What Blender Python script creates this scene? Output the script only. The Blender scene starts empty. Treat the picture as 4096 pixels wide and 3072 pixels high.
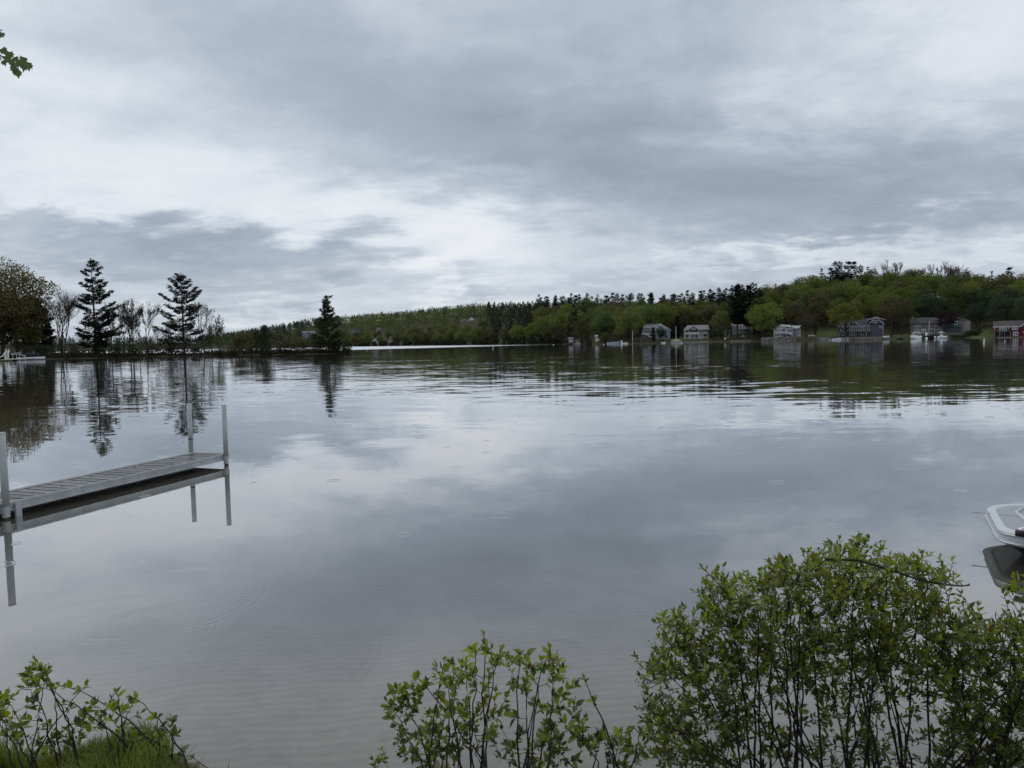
import bpy, math, random
import numpy as np
from mathutils import Vector, Matrix
R = math.radians
sc = bpy.context.scene
COL = sc.collection

# ------------------------------------------------------------------ camera
F = 2840.0; CX, CY = 2048.0, 1536.0            # photograph pixels (4096 x 3072)
EYE = 2.6
PITCH = math.atan(172.0 / F); ROLL = -0.020
fwd = Vector((0, math.cos(PITCH), -math.sin(PITCH)))
r0 = Vector((1, 0, 0)); u0 = Vector((0, math.sin(PITCH), math.cos(PITCH)))
rgt = r0 * math.cos(ROLL) + u0 * math.sin(ROLL)
upv = u0 * math.cos(ROLL) - r0 * math.sin(ROLL)
cam_d = bpy.data.cameras.new('camera'); cam = bpy.data.objects.new('camera', cam_d); COL.objects.link(cam)
cam_d.sensor_width = 36.0; cam_d.lens = 36.0 * F / 4096.0
cam_d.clip_start = 0.05; cam_d.clip_end = 20000
m = Matrix.Identity(4)
for i in range(3):
    m[i][0] = rgt[i]; m[i][1] = upv[i]; m[i][2] = -fwd[i]; m[i][3] = (0, 0, EYE)[i]
cam.matrix_world = m
sc.camera = cam

def ray(px, py):
    return fwd + rgt * ((px - CX) / F) - upv * ((py - CY) / F)
def at_z(px, py, z=0.0):
    d = ray(px, py); t = (z - EYE) / d.z
    return Vector((d.x * t, d.y * t, z))
def at_Y(px, py, Y):
    d = ray(px, py); t = Y / d.y
    return Vector((d.x * t, Y, EYE + d.z * t))
def hor(px): return 1364 - 0.02 * (px - 2048)
def pix(x, y, z):
    v = Vector((x, y, z - EYE)); w = v.dot(fwd)
    return CX + F * v.dot(rgt) / w, CY - F * v.dot(upv) / w

# ------------------------------------------------------------------ sky, sun, exposure
sc.view_settings.view_transform = 'Standard'; sc.view_settings.look = 'None'
sc.view_settings.exposure = 0.0; sc.view_settings.gamma = 1.0
sc.view_settings.use_curve_mapping = False
SUN_EL, SUN_AZ = R(58), R(-35)
def nd(nt, typ, ins=None, **pr):
    n = nt.nodes.new(typ)
    for k, v in pr.items(): setattr(n, k, v)
    for k, v in (ins or {}).items():
        s = n.inputs[k]
        if isinstance(v, bpy.types.NodeSocket): nt.links.new(v, s)
        elif isinstance(v, bpy.types.Node): nt.links.new(v.outputs[0], s)
        else: s.default_value = v
    return n
def mth(nt, op, a, b=0.0, c=0.0, clamp=False):
    return nd(nt, 'ShaderNodeMath', {0: a, 1: b, 2: c}, operation=op, use_clamp=clamp).outputs[0]
def vm(nt, op, a, b=(0, 0, 0)):
    n = nd(nt, 'ShaderNodeVectorMath', {0: a}, operation=op)
    if op == 'SCALE':
        s = n.inputs['Scale']
    else: s = n.inputs[1]
    if isinstance(b, bpy.types.NodeSocket): nt.links.new(b, s)
    else: s.default_value = b
    return n.outputs['Value'] if op in ('DOT_PRODUCT', 'LENGTH', 'DISTANCE') else n.outputs[0]
def ramp(nt, fac, stops, interp='LINEAR'):
    n = nd(nt, 'ShaderNodeValToRGB', {0: fac}); e = n.color_ramp; e.interpolation = interp
    while len(e.elements) < len(stops): e.elements.new(0.5)
    for el, (p, c) in zip(e.elements, stops): el.position = p; el.color = (*c, 1)
    return n.outputs[0]
def mrange(nt, v, a, b, c, d, smooth=False):
    return nd(nt, 'ShaderNodeMapRange', {0: v, 1: a, 2: b, 3: c, 4: d}, interpolation_type='SMOOTHSTEP' if smooth else 'LINEAR').outputs[0]

W = bpy.data.worlds.new('World'); sc.world = W; W.use_nodes = True
nt = W.node_tree; nt.nodes.clear()
wo = nd(nt, 'ShaderNodeOutputWorld')
sky = nd(nt, 'ShaderNodeTexSky', sky_type='NISHITA', sun_disc=False, sun_elevation=SUN_EL, sun_rotation=SUN_AZ, air_density=1.0, dust_density=1.5)
bg1 = nd(nt, 'ShaderNodeBackground', {0: sky, 1: 0.08})
D = nd(nt, 'ShaderNodeTexCoord').outputs['Generated']
sep = nd(nt, 'ShaderNodeSeparateXYZ', {0: D})
zz = mth(nt, 'MAXIMUM', sep.outputs[2], 0.0)
den = mth(nt, 'ADD', zz, 0.19)
q = nd(nt, 'ShaderNodeCombineXYZ', {0: mth(nt, 'DIVIDE', sep.outputs[0], den), 1: mth(nt, 'DIVIDE', sep.outputs[1], den), 2: 0.0}).outputs[0]
qs = nd(nt, 'ShaderNodeMapping', {'Vector': q, 'Rotation': (0, 0, R(24)), 'Scale': (0.72, 1.0, 1.0)}).outputs[0]
nA = nd(nt, 'ShaderNodeTexNoise', {'Vector': qs, 'Scale': 0.95, 'Detail': 6.0, 'Roughness': 0.55, 'Distortion': 0.2})
nB = nd(nt, 'ShaderNodeTexNoise', {'Vector': qs, 'Scale': 4.3, 'Detail': 6.0, 'Roughness': 0.60, 'Distortion': 0.25})
nC = nd(nt, 'ShaderNodeTexNoise', {'Vector': vm(nt, 'MULTIPLY', D, (4.0, 4.0, 8.0)), 'Scale': 1.6, 'Detail': 4.0, 'Roughness': 0.55, 'Distortion': 0.5})
warp = vm(nt, 'SCALE', vm(nt, 'SUBTRACT', nB.outputs['Color'], (.5, .5, .5)), 0.16)
warp2 = vm(nt, 'MULTIPLY', vm(nt, 'SUBTRACT', nC.outputs['Color'], (.5, .5, .5)), (.16, .16, .11))
Dw = vm(nt, 'ADD', vm(nt, 'ADD', D, warp), warp2)
v = mth(nt, 'MULTIPLY_ADD', nA.outputs[0], 1.15, 0.47 - 0.575)
v = mth(nt, 'ADD', v, mth(nt, 'MULTIPLY_ADD', nB.outputs[0], 0.40, -0.20))
v = mth(nt, 'ADD', v, mth(nt, 'MULTIPLY_ADD', nC.outputs[0], 0.30, -0.15))
# small ragged scud low over the hills
nE = nd(nt, 'ShaderNodeTexNoise', {'Vector': vm(nt, 'MULTIPLY', D, (9.0, 9.0, 15.0)), 'Scale': 2.4, 'Detail': 5.0, 'Roughness': 0.6, 'Distortion': 0.7})
lowm = mrange(nt, sep.outputs[2], .03, .16, .34, .10, True)
v = mth(nt, 'ADD', v, mth(nt, 'MULTIPLY', mth(nt, 'SUBTRACT', nE.outputs[0], .5), lowm))
# cloud masses of the photograph: centre px, radii px, tilt, weight
BLOBS = [(620, 640, 900, 300, 9, .34), (1750, 930, 620, 120, 8, .30), (150, 560, 420, 300, 0, .10),
         (2450, 650, 900, 200, 6, -.40), (3500, 820, 700, 170, -2, -.26), (300, 890, 850, 70, 4, -.36), (150, 1010, 750, 60, 4, -.26),
         (1250, 1040, 620, 70, 4, -.16), (1350, 1180, 420, 60, -22, .10), (1500, 1290, 500, 40, -12, -.16), (2500, 1150, 420, 50, -12, -.14),
         (3050, 1040, 520, 45, -6, .34), (3800, 1010, 420, 55, 4, .26), (3750, 230, 620, 200, -12, .25), (1950, 1130, 180, 45, -10, .22),
         (1500, 300, 700, 180, 18, -.12), (2500, 120, 700, 160, 0, -.10), (700, 1270, 420, 40, -4, .20)]
for bx_, by_, rx, ry, ang, wgt in BLOBS:
    c = ray(bx_, by_).normalized(); ca, sa = math.cos(R(ang)), math.sin(R(ang))
    ax = (rgt * ca - upv * sa) * (F / rx); ay = (rgt * sa + upv * ca) * (F / ry)
    e = vm(nt, 'SUBTRACT', Dw, tuple(c))
    comb = nd(nt, 'ShaderNodeCombineXYZ', {0: vm(nt, 'DOT_PRODUCT', e, tuple(ax)), 1: vm(nt, 'DOT_PRODUCT', e, tuple(ay)), 2: vm(nt, 'DOT_PRODUCT', e, tuple(fwd * 2.0))}).outputs[0]
    l = vm(nt, 'LENGTH', comb)
    g = mth(nt, 'POWER', 2.71828, mth(nt, 'MULTIPLY', mth(nt, 'MULTIPLY', l, l), -1.0))
    v = mth(nt, 'MULTIPLY_ADD', g, wgt, v)
cc = ramp(nt, v, [(0.0, (.318, .370, .448)), (.28, (.412, .474, .56)), (.52, (.558, .62, .70)), (.78, (.75, .80, .857)), (1.0, (.875, .90, .925))])
bg2 = nd(nt, 'ShaderNodeBackground', {0: cc, 1: 1.0})
mx = nd(nt, 'ShaderNodeMixShader', {0: 0.93, 1: bg1, 2: bg2})
nt.links.new(mx.outputs[0], wo.inputs[0])

sl = bpy.data.lights.new('sun', 'SUN'); sl.energy = 1.0; sl.angle = R(30); sl.color = (1.0, .97, .93)
so = bpy.data.objects.new('sun', sl); COL.objects.link(so)
sd = Vector((math.sin(SUN_AZ) * math.cos(SUN_EL), math.cos(SUN_AZ) * math.cos(SUN_EL), math.sin(SUN_EL)))
so.rotation_euler = sd.to_track_quat('Z', 'Y').to_euler(); so.location = sd * 60
sc.cycles.use_denoising = True; W.cycles.sampling_method = 'NONE'
sc.cycles.max_bounces = 10; sc.cycles.transparent_max_bounces = 24; sc.cycles.diffuse_bounces = 3

# ------------------------------------------------------------------ materials
MATS = {}
def mat(name, col, rough=0.7, var=0.12, scale=6.0, bump=0.0, spec=0.3, metal=0.0, coat=0.0):
    if name in MATS: return MATS[name]
    M = bpy.data.materials.new(name); M.use_nodes = True; t = M.node_tree
    b = t.nodes['Principled BSDF']
    b.inputs['Roughness'].default_value = rough; b.inputs['Specular IOR Level'].default_value = spec
    b.inputs['Metallic'].default_value = metal; b.inputs['Coat Weight'].default_value = coat
    tc = nd(t, 'ShaderNodeTexCoord').outputs['Object']
    n = nd(t, 'ShaderNodeTexNoise', {'Vector': tc, 'Scale': scale, 'Detail': 5.0, 'Roughness': 0.6})
    f = mrange(t, n.outputs[0], 0.25, 0.75, 1 - var, 1 + var)
    c = nd(t, 'ShaderNodeMix', {'Factor': 1.0, 'A': (*col, 1), 'B': (1, 1, 1, 1)}, data_type='RGBA', blend_type='MULTIPLY')
    s = vm(t, 'SCALE', col, f)
    t.links.new(s, b.inputs['Base Color']); t.nodes.remove(c)
    if bump:
        bn = nd(t, 'ShaderNodeBump', {'Strength': bump, 'Distance': 0.02, 'Height': n.outputs[0]})
        t.links.new(bn.outputs[0], b.inputs['Normal'])
    MATS[name] = M; return M
def leafmat(name, col=None, var=0.35, scale=0.9, trans=0.35, rough=0.5):
    """foliage: diffuse + translucent + slight gloss; col None -> the object's own colour"""
    if name in MATS: return MATS[name]
    M = bpy.data.materials.new(name); M.use_nodes = True; t = M.node_tree; t.nodes.clear()
    o = nd(t, 'ShaderNodeOutputMaterial')
    g = nd(t, 'ShaderNodeNewGeometry')
    n = nd(t, 'ShaderNodeTexNoise', {'Vector': g.outputs['Position'], 'Scale': scale, 'Detail': 3.0})
    rnd = g.outputs['Random Per Island']
    f = mth(t, 'MULTIPLY', mrange(t, n.outputs[0], .3, .7, 1 - var, 1 + var), mrange(t, rnd, 0, 1, 0.72, 1.28))
    src = nd(t, 'ShaderNodeObjectInfo').outputs['Color'] if col is None else tuple(col[:3])
    c = vm(t, 'SCALE', src, f)
    hs = nd(t, 'ShaderNodeHueSaturation', {'Hue': mrange(t, rnd, 0, 1, .485, .515), 'Color': c}).outputs[0]
    p = nd(t, 'ShaderNodeBsdfPrincipled', {'Base Color': hs, 'Roughness': rough, 'Specular IOR Level': 0.25})
    tr = nd(t, 'ShaderNodeBsdfTranslucent', {0: nd(t, 'ShaderNodeHueSaturation', {'Saturation': 1.15, 'Value': 1.15, 'Color': hs}).outputs[0]})
    mxs = nd(t, 'ShaderNodeMixShader', {0: trans, 1: p, 2: tr})
    t.links.new(mxs.outputs[0], o.inputs[0])
    MATS[name] = M; return M

# ------------------------------------------------------------------ mesh helpers
class MB:
    def __init__(s): s.v = []; s.f = []
    def add(s, vs, fs):
        o = len(s.v); s.v.extend([tuple(p) for p in vs]); s.f.extend([tuple(i + o for i in f) for f in fs]); return s
    def box(s, x0, x1, y0, y1, z0, z1):
        return s.add([(x0,y0,z0),(x1,y0,z0),(x1,y1,z0),(x0,y1,z0),(x0,y0,z1),(x1,y0,z1),(x1,y1,z1),(x0,y1,z1)],
                     [(0,3,2,1),(4,5,6,7),(0,1,5,4),(1,2,6,5),(2,3,7,6),(3,0,4,7)])
    def bevbox(s, x0, x1, y0, y1, z0, z1, b):
        """box with chamfered vertical and top edges"""
        P = [(x0+b,y0),(x1-b,y0),(x1,y0+b),(x1,y1-b),(x1-b,y1),(x0+b,y1),(x0,y1-b),(x0,y0+b)]
        Q = [(x0+2*b,y0+b),(x1-2*b,y0+b),(x1-b,y0+2*b),(x1-b,y1-2*b),(x1-2*b,y1-b),(x0+2*b,y1-b),(x0+b,y1-2*b),(x0+b,y0+2*b)]
        vs = [(x,y,z0) for x,y in P] + [(x,y,z1-b) for x,y in P] + [(x,y,z1) for x,y in Q]
        fs = [tuple(range(7,-1,-1)), tuple(range(16,24))]
        for k in range(2):
            for i in range(8): j=(i+1)%8; fs.append((k*8+i,k*8+j,k*8+8+j,k*8+8+i))
        return s.add(vs, fs)
    def extr(s, poly, y0, y1):
        """polygon in xz (counter-clockwise seen from -y) extruded along y"""
        n = len(poly)
        vs = [(x, y0, z) for x, z in poly] + [(x, y1, z) for x, z in poly]
        fs = [tuple(range(n)), tuple(range(2*n-1, n-1, -1))] + [((i+1)%n, i, i+n, (i+1)%n+n) for i in range(n)]
        return s.add(vs, fs)
    def extz(s, poly, z0, z1):
        n = len(poly)
        vs = [(x, y, z0) for x, y in poly] + [(x, y, z1) for x, y in poly]
        fs = [tuple(range(n-1, -1, -1)), tuple(range(n, 2*n))] + [(i, (i+1)%n, (i+1)%n+n, i+n) for i in range(n)]
        return s.add(vs, fs)
    def slab(s, a, b, c, d, th):
        """thick sheet on quad a,b,c,d"""
        a, b, c, d = map(Vector, (a, b, c, d)); n = (b - a).cross(d - a).normalized() * th
        return s.add([a,b,c,d,a+n,b+n,c+n,d+n], [(0,3,2,1),(4,5,6,7),(0,1,5,4),(1,2,6,5),(2,3,7,6),(3,0,4,7)])
    def tube(s, pts, rad, n=5, cap=True):
        pts = [Vector(p) for p in pts]
        if not isinstance(rad, (list, tuple)): rad = [rad]*len(pts)
        vs = []; 
        for i, p in enumerate(pts):
            d = (pts[min(i+1, len(pts)-1)] - pts[max(i-1, 0)])
            if d.length < 1e-9: d = Vector((0, 0, 1))
            d.normalize(); a = d.cross(Vector((.31, .95, .07)) if abs(d.z) > .9 else Vector((0, 0, 1))).normalized(); b = d.cross(a)
            for k in range(n):
                t = 2*math.pi*k/n; vs.append(p + (a*math.cos(t) + b*math.sin(t))*rad[i])
        fs = []
        for i in range(len(pts)-1):
            for k in range(n): j=(k+1)%n; fs.append((i*n+k, i*n+j, (i+1)*n+j, (i+1)*n+k))
        if cap: fs += [tuple(range(n-1, -1, -1)), tuple(range((len(pts)-1)*n, len(pts)*n))]
        return s.add(vs, fs)
    def loft(s, rings, cap=True):
        n = len(rings[0]); vs = [p for r in rings for p in r]; fs = []
        for i in range(len(rings)-1):
            for k in range(n): j=(k+1)%n; fs.append((i*n+k, i*n+j, (i+1)*n+j, (i+1)*n+k))
        if cap: fs += [tuple(range(n-1, -1, -1)), tuple(range((len(rings)-1)*n, len(rings)*n))]
        return s.add(vs, fs)
    def ball(s, c, rx, ry, rz, n=10, m=6):
        rings = []
        for i in range(m+1):
            t = math.pi*(i/m) ; r = max(math.sin(t), 1e-3)
            rings.append([(c[0]+rx*r*math.cos(2*math.pi*k/n), c[1]+ry*r*math.sin(2*math.pi*k/n), c[2]-rz*math.cos(t)) for k in range(n)])
        return s.loft(rings)
    def mesh(s, name, M=None, smooth=False):
        me = bpy.data.meshes.new(name); me.from_pydata(s.v, [], s.f); me.update()
        if M: me.materials.append(M)
        if smooth: me.polygons.foreach_set('use_smooth', [True]*len(me.polygons))
        return me
    def build(s, name, M, parent=None, smooth=False, loc=None):
        return link(name, s.mesh(name, M, smooth), parent, loc)
def link(name, me, parent=None, loc=None):
    o = bpy.data.objects.new(name, me); COL.objects.link(o)
    if parent is not None: o.parent = parent
    if loc is not None: o.location = loc
    return o
def tag(o, label, cat, group=None, kind=None):
    o['label'] = label; o['category'] = cat
    if group: o['group'] = group
    if kind: o['kind'] = kind
    return o
def thing(name, label, cat, loc=(0,0,0), rz=0.0, group=None):
    o = bpy.data.objects.new(name, None); COL.objects.link(o); o.empty_display_size = .2
    o.location = loc; o.rotation_euler = (0, 0, rz)
    return tag(o, label, cat, group)
def struct(o): o['kind'] = 'structure'; return o
def npmesh(name, V, Fc, M, smooth=False):
    """V (n,3), Fc (k,3|4) arrays"""
    me = bpy.data.meshes.new(name); k, w = Fc.shape
    me.vertices.add(len(V)); me.vertices.foreach_set('co', np.asarray(V, np.float32).ravel())
    me.loops.add(k*w); me.loops.foreach_set('vertex_index', Fc.astype(np.int32).ravel())
    me.polygons.add(k); me.polygons.foreach_set('loop_start', np.arange(0, k*w, w, dtype=np.int32))
    me.update(calc_edges=True)
    if M: me.materials.append(M)
    if smooth: me.polygons.foreach_set('use_smooth', np.ones(k, bool))
    return me
# ------------------------------------------------------------------ terrain
FAR_PX = np.array([-3000, -200, 300, 900, 1300, 1500, 1750, 2000, 2200, 2500, 2700, 2850, 3050, 3200, 3600, 3900, 4096, 4400, 7000.])
FAR_D  = np.array([1000, 1080, 1120, 1000, 800, 715, 600, 495, 430, 356, 356, 366, 356, 349, 312, 304, 272, 262, 240.])
RIDGE_PX = np.array([-3000, 800, 1000, 1300, 1500, 1900, 2300, 2500, 2700, 3000, 3300, 3700, 4096, 4600.])
RIDGE_D  = np.array([1500, 1500, 1450, 1250, 1150, 950, 740, 660, 600, 520, 480, 465, 450, 450.])
RIDGE_Y  = np.array([1352, 1350, 1322, 1275, 1262, 1222, 1196, 1182, 1168, 1142, 1098, 1088, 1095, 1100.])
RIDGE_T  = np.array([12, 12, 11, 10, 10, 12, 18, 23, 23, 21, 17, 17, 18, 18.])
RIDGE_H = RIDGE_D*((1364-.02*(RIDGE_PX-2048)) - RIDGE_Y)/F + EYE - RIDGE_T
SHELF_PX = np.array([0, 1500, 2200, 2600, 3100, 3500, 3750, 3880, 3950, 4100.])
SHELF_H  = np.array([.8, 1.0, 1.8, 2.0, 2.0, 1.7, 2.0, 1.0, .55, .5])
PEN_X = np.array([-500., -152, -120, -90, -70, -58, -47.5, -46])       # peninsula outline: x, front y, back y
PEN_F = np.array([190., 203, 211, 221, 209, 203, 203, 205])
PEN_B = np.array([320., 258, 240, 234, 222, 215, 211, 206])
def smooth(t): t = np.clip(t, 0, 1); return t*t*(3-2*t)
def wob(x, y, s, a):
    return a*(np.sin(x*s+1.3)*np.cos(y*s*.83+.4)+.5*np.sin(x*s*2.3+y*s*1.9))
def zfar(x, y):
    px = x/np.maximum(y, 1)*F + CX
    s = y - np.interp(px, FAR_PX, FAR_D) - wob(x, y, .11, .8)
    Dr = np.interp(px, RIDGE_PX, RIDGE_D); Hr = np.interp(px, RIDGE_PX, RIDGE_H); Hs = np.interp(px, SHELF_PX, SHELF_H)
    Ds = np.interp(px, FAR_PX, FAR_D)
    t = (y-Ds-26)/np.maximum(Dr-Ds-26, 30)
    hill = Hs + (Hr-Hs)*np.sin(np.clip(t, 0, 1)*math.pi/2)**1.15
    hill = np.where(t > 1, Hr - 6*smooth((t-1)/3), hill)
    shelf = .35*smooth(s/1.5) + (Hs-.35)*smooth((s-1)/10)
    z = np.where(t > 0, np.maximum(hill, shelf), shelf) + wob(x, y, .05, .25)*smooth(s/30)
    return np.where(s > 0, z, np.maximum(-.22*(-s)**.8, -4)), s
def zpen(x, y):
    f = np.interp(x, PEN_X, PEN_F) + wob(x, y, .21, .6); b = np.interp(x, PEN_X, PEN_B)
    s = np.minimum(np.minimum(y-f, b-y), (-46.-x)*1.5)
    z = .5*smooth(s/2.5) + .15*smooth(s/8) + wob(x, y, .5, .05)*smooth(s) + 1.0*smooth((s-9)/12)*smooth((-100-x)/40)
    return np.where(s > 0, z, np.maximum(-.3*(-s)**.8, -4)), s
def ysh(x): return 3.75 + .12*np.sin(x*2.1+.6) + .10*np.sin(x*4.7) + .50*smooth((-x-1.15)/.6) + .22*smooth((-x-2.2)/.5) + .15*smooth((x-1.0)/1.0)
def zbank(x, y):
    s = ysh(x) - y
    z = np.where(s > 0, .20*smooth(s/.6)+.84*smooth((s-.45)/3.2) + .03*np.sin(x*5+y*3), -.06-.10*np.maximum(-s, 0)**.8)
    return np.maximum(z, -4), s
def ground_z(x, y):
    x = np.asarray(x, float); y = np.asarray(y, float)
    a, sa = zfar(x, y); p, sp = zpen(x, y); b, sb = zbank(x, y)
    a = np.where(y > 60, a, -4); p = np.where((y > 60) & (x < -40), p, -4)
    return np.maximum(np.maximum(a, p), b)
def gz(x, y): return float(ground_z(x, y))

rr = np.concatenate([np.linspace(.3, 8, 60), np.geomspace(8.3, 180, 46), np.arange(184, 262, 1.6), np.arange(263, 420, 2.2), np.geomspace(424, 1500, 80), np.geomspace(1560, 9000, 14)])
aa = np.concatenate([np.linspace(-math.pi, -.80, 70), np.linspace(-.79, .79, 560), np.linspace(.80, math.pi, 70)])
A, RR = np.meshgrid(aa, rr); X = RR*np.sin(A); Y = RR*np.cos(A)
Z = ground_z(X, Y)
na, nr = len(aa), len(rr)
V = np.stack([X.ravel(), Y.ravel(), Z.ravel()], 1)
V = np.vstack([V, [[0, 0, gz(0, 0)]]])
i0 = (np.arange(nr-1)[:, None]*na + np.arange(na-1)[None, :]).ravel()
quads = np.stack([i0, i0+na, i0+na+1, i0+1], 1)

# lawn mask (mown grass by the houses) as a vertex attribute: u px, depth, radii
LAWNS = [(3925, 318, 60, 26), (3300, 360, 85, 20), (2715, 376, 40, 16), (3620, 325, 70, 14), (3220, 362, 60, 9)]
PXv = V[:, 0]/np.maximum(V[:, 1], 1)*F + CX
mask = np.zeros(len(V))
for px, dd, rx, ry in LAWNS:
    mask = np.maximum(mask, smooth(1.6-1.6*np.sqrt(((PXv-px)/rx)**2+((V[:, 1]-dd)/ry)**2)))
mask = np.where(V[:, 1] > 100, mask, 0)

GM = bpy.data.materials.new('ground'); GM.use_nodes = True; t = GM.node_tree; b = t.nodes['Principled BSDF']
P = nd(t, 'ShaderNodeNewGeometry').outputs['Position']; sp = nd(t, 'ShaderNodeSeparateXYZ', {0: P})
n1 = nd(t, 'ShaderNodeTexNoise', {'Vector': P, 'Scale': .35, 'Detail': 8.0, 'Roughness': .65})
n2 = nd(t, 'ShaderNodeTexNoise', {'Vector': P, 'Scale': 5.0, 'Detail': 6.0, 'Roughness': .6})
rip = nd(t, 'ShaderNodeTexWave', {'Vector': nd(t, 'ShaderNodeMapping', {'Vector': P, 'Rotation': (0, 0, R(78)), 'Scale': (1, 1, 0)}).outputs[0], 'Scale': 2.6, 'Distortion': 5.0, 'Detail': 2.0, 'Detail Scale': .7}, wave_type='BANDS')
floorc = ramp(t, n1.outputs[0], [(.3, (.028, .024, .016)), (.5, (.045, .042, .022)), (.7, (.05, .062, .024))])
lawnc = ramp(t, n2.outputs[0], [(.3, (.055, .075, .022)), (.7, (.085, .105, .035))])
sandc = ramp(t, n2.outputs[0], [(.28, (.150, .126, .092)), (.5, (.205, .175, .130)), (.75, (.24, .208, .157))])
sandr = nd(t, 'ShaderNodeMix', {'Factor': mth(t, 'MULTIPLY', rip.outputs[1] if len(rip.outputs) > 1 else rip.outputs[0], .30), 'A': sandc, 'B': (.085, .075, .058, 1)}, data_type='RGBA').outputs[2]
vor = nd(t, 'ShaderNodeTexNoise', {'Vector': vm(t, 'MULTIPLY', P, (1.0, 1.3, 1)), 'Scale': 3.4, 'Detail': 5.0, 'Roughness': .7, 'Distortion': .8})
spots = mrange(t, vor.outputs[0], .63, .70, 0, .55)
sandr = nd(t, 'ShaderNodeMix', {'Factor': spots, 'A': sandr, 'B': (.045, .038, .028, 1)}, data_type='RGBA').outputs[2]
at = nd(t, 'ShaderNodeAttribute', attribute_name='lawn').outputs['Fac']
land = nd(t, 'ShaderNodeMix', {'Factor': at, 'A': floorc, 'B': lawnc}, data_type='RGBA').outputs[2]
under = mrange(t, sp.outputs[2], -.02, .06, 1, 0)
fc = nd(t, 'ShaderNodeMix', {'Factor': under, 'A': land, 'B': sandr}, data_type='RGBA').outputs[2]
t.links.new(fc, b.inputs['Base Color']); b.inputs['Roughness'].default_value = .95; b.inputs['Specular IOR Level'].default_value = .1
t.links.new(nd(t, 'ShaderNodeBump', {'Strength': .5, 'Distance': .05, 'Height': n2.outputs[0]}).outputs[0], b.inputs['Normal'])
gm = npmesh('ground', V, quads, GM, True)
at_ = gm.attributes.new('lawn', 'FLOAT', 'POINT'); at_.data.foreach_set('value', mask.astype(np.float32))
struct(link('ground', gm))

# ------------------------------------------------------------------ water
WM = bpy.data.materials.new('lake_water'); WM.use_nodes = True; t = WM.node_tree; t.nodes.clear()
o = nd(t, 'ShaderNodeOutputMaterial'); g = nd(t, 'ShaderNodeNewGeometry'); P = g.outputs['Position']
sp = nd(t, 'ShaderNodeSeparateXYZ', {0: P}); py = sp.outputs[1]; px_ = sp.outputs[0]
cosi = mth(t, 'ABSOLUTE', vm(t, 'DOT_PRODUCT', g.outputs['Incoming'], (0, 0, 1)))
omc = mth(t, 'SUBTRACT', 1.0, cosi, clamp=True)
fres = mth(t, 'MULTIPLY_ADD', mth(t, 'POWER', omc, 2.5), .96, .03)
def slope(scale, sx, sy, detail, ampx, ampy, rot=0.0, seed=0.0):
    mp = nd(t, 'ShaderNodeMapping', {'Vector': P, 'Location': (seed, seed*1.7, seed), 'Rotation': (0, 0, R(rot)), 'Scale': (sx, sy, 1)}).outputs[0]
    n = nd(t, 'ShaderNodeTexNoise', {'Vector': mp, 'Scale': scale, 'Detail': detail, 'Roughness': .5})
    return vm(t, 'MULTIPLY', vm(t, 'SUBTRACT', n.outputs['Color'], (.5, .5, .5)), (ampx, ampy, 0))
patch = nd(t, 'ShaderNodeTexNoise', {'Vector': vm(t, 'MULTIPLY', P, (.35, 1, 1)), 'Scale': .045, 'Detail': 4.0, 'Roughness': .6})
pf = mrange(t, patch.outputs[0], .40, .62, .45, 1.5, True)
midband = mth(t, 'MULTIPLY', mrange(t, py, 9, 42, 0, 1, True), mrange(t, py, 90, 190, 1, .45, True))
s1 = vm(t, 'SCALE', slope(1.6, .30, 1.0, 3.0, .020, .085, 6), mth(t, 'MULTIPLY', midband, pf))           # wind ripple
s2 = vm(t, 'SCALE', slope(.35, .30, 1.0, 3.0, .006, .020, -8, 4.0), mrange(t, py, 6, 30, .15, 1.0, True))    # slow swell
s3 = vm(t, 'SCALE', slope(7.0, .45, 1.0, 3.0, .010, .018, 20, 9.0), mrange(t, py, 5, 40, .45, 1.0, True))  # capillary
wind = mth(t, 'MULTIPLY', mrange(t, mth(t, 'SUBTRACT', py, mth(t, 'MULTIPLY', px_, .9)), 330, 470, 0, 1, True), mrange(t, py, 222, 250, 0, 1, True))
s4 = vm(t, 'SCALE', slope(1.2, .6, 1.0, 3.0, .10, .22, 3, 2.0), wind)                                        # wind-roughened far water
# rain rings: one drop per voronoi cell
def rings(scale, seed, rmax, amp, kk, active):
    vn = nd(t, 'ShaderNodeTexVoronoi', {'Vector': vm(t, 'ADD', P, (seed, seed*2.1, 0)), 'Scale': scale, 'Randomness': .9}, voronoi_dimensions='2D', feature='F1')
    rel = vm(t, 'SUBTRACT', vm(t, 'ADD', P, (seed, seed*2.1, 0)), vn.outputs['Position'])
    rel = vm(t, 'MULTIPLY', rel, (1, 1, 0)); r = vm(t, 'LENGTH', rel)
    cs = nd(t, 'ShaderNodeSeparateColor', {0: vn.outputs['Color']})
    dr = mth(t, 'SUBTRACT', r, mth(t, 'MULTIPLY_ADD', cs.outputs[0], rmax, .02))
    env = mth(t, 'POWER', 2.718, mth(t, 'MULTIPLY', mth(t, 'POWER', mth(t, 'MULTIPLY', dr, kk*.22), 2.0), -1.0))
    w = mth(t, 'MULTIPLY', mth(t, 'MULTIPLY', mth(t, 'SINE', mth(t, 'MULTIPLY', dr, kk)), env), amp)
    w = mth(t, 'MULTIPLY', w, mth(t, 'GREATER_THAN', cs.outputs[1], 1-active))
    w = mth(t, 'MULTIPLY', w, mrange(t, cs.outputs[0], 0, 1, 1.0, .35))
    return vm(t, 'SCALE', vm(t, 'NORMALIZE', rel), w)
s5 = vm(t, 'SCALE', rings(1.0, 3.0, .15, .11, 110.0, .17), mrange(t, py, 20, 60, 1, .2))
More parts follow.
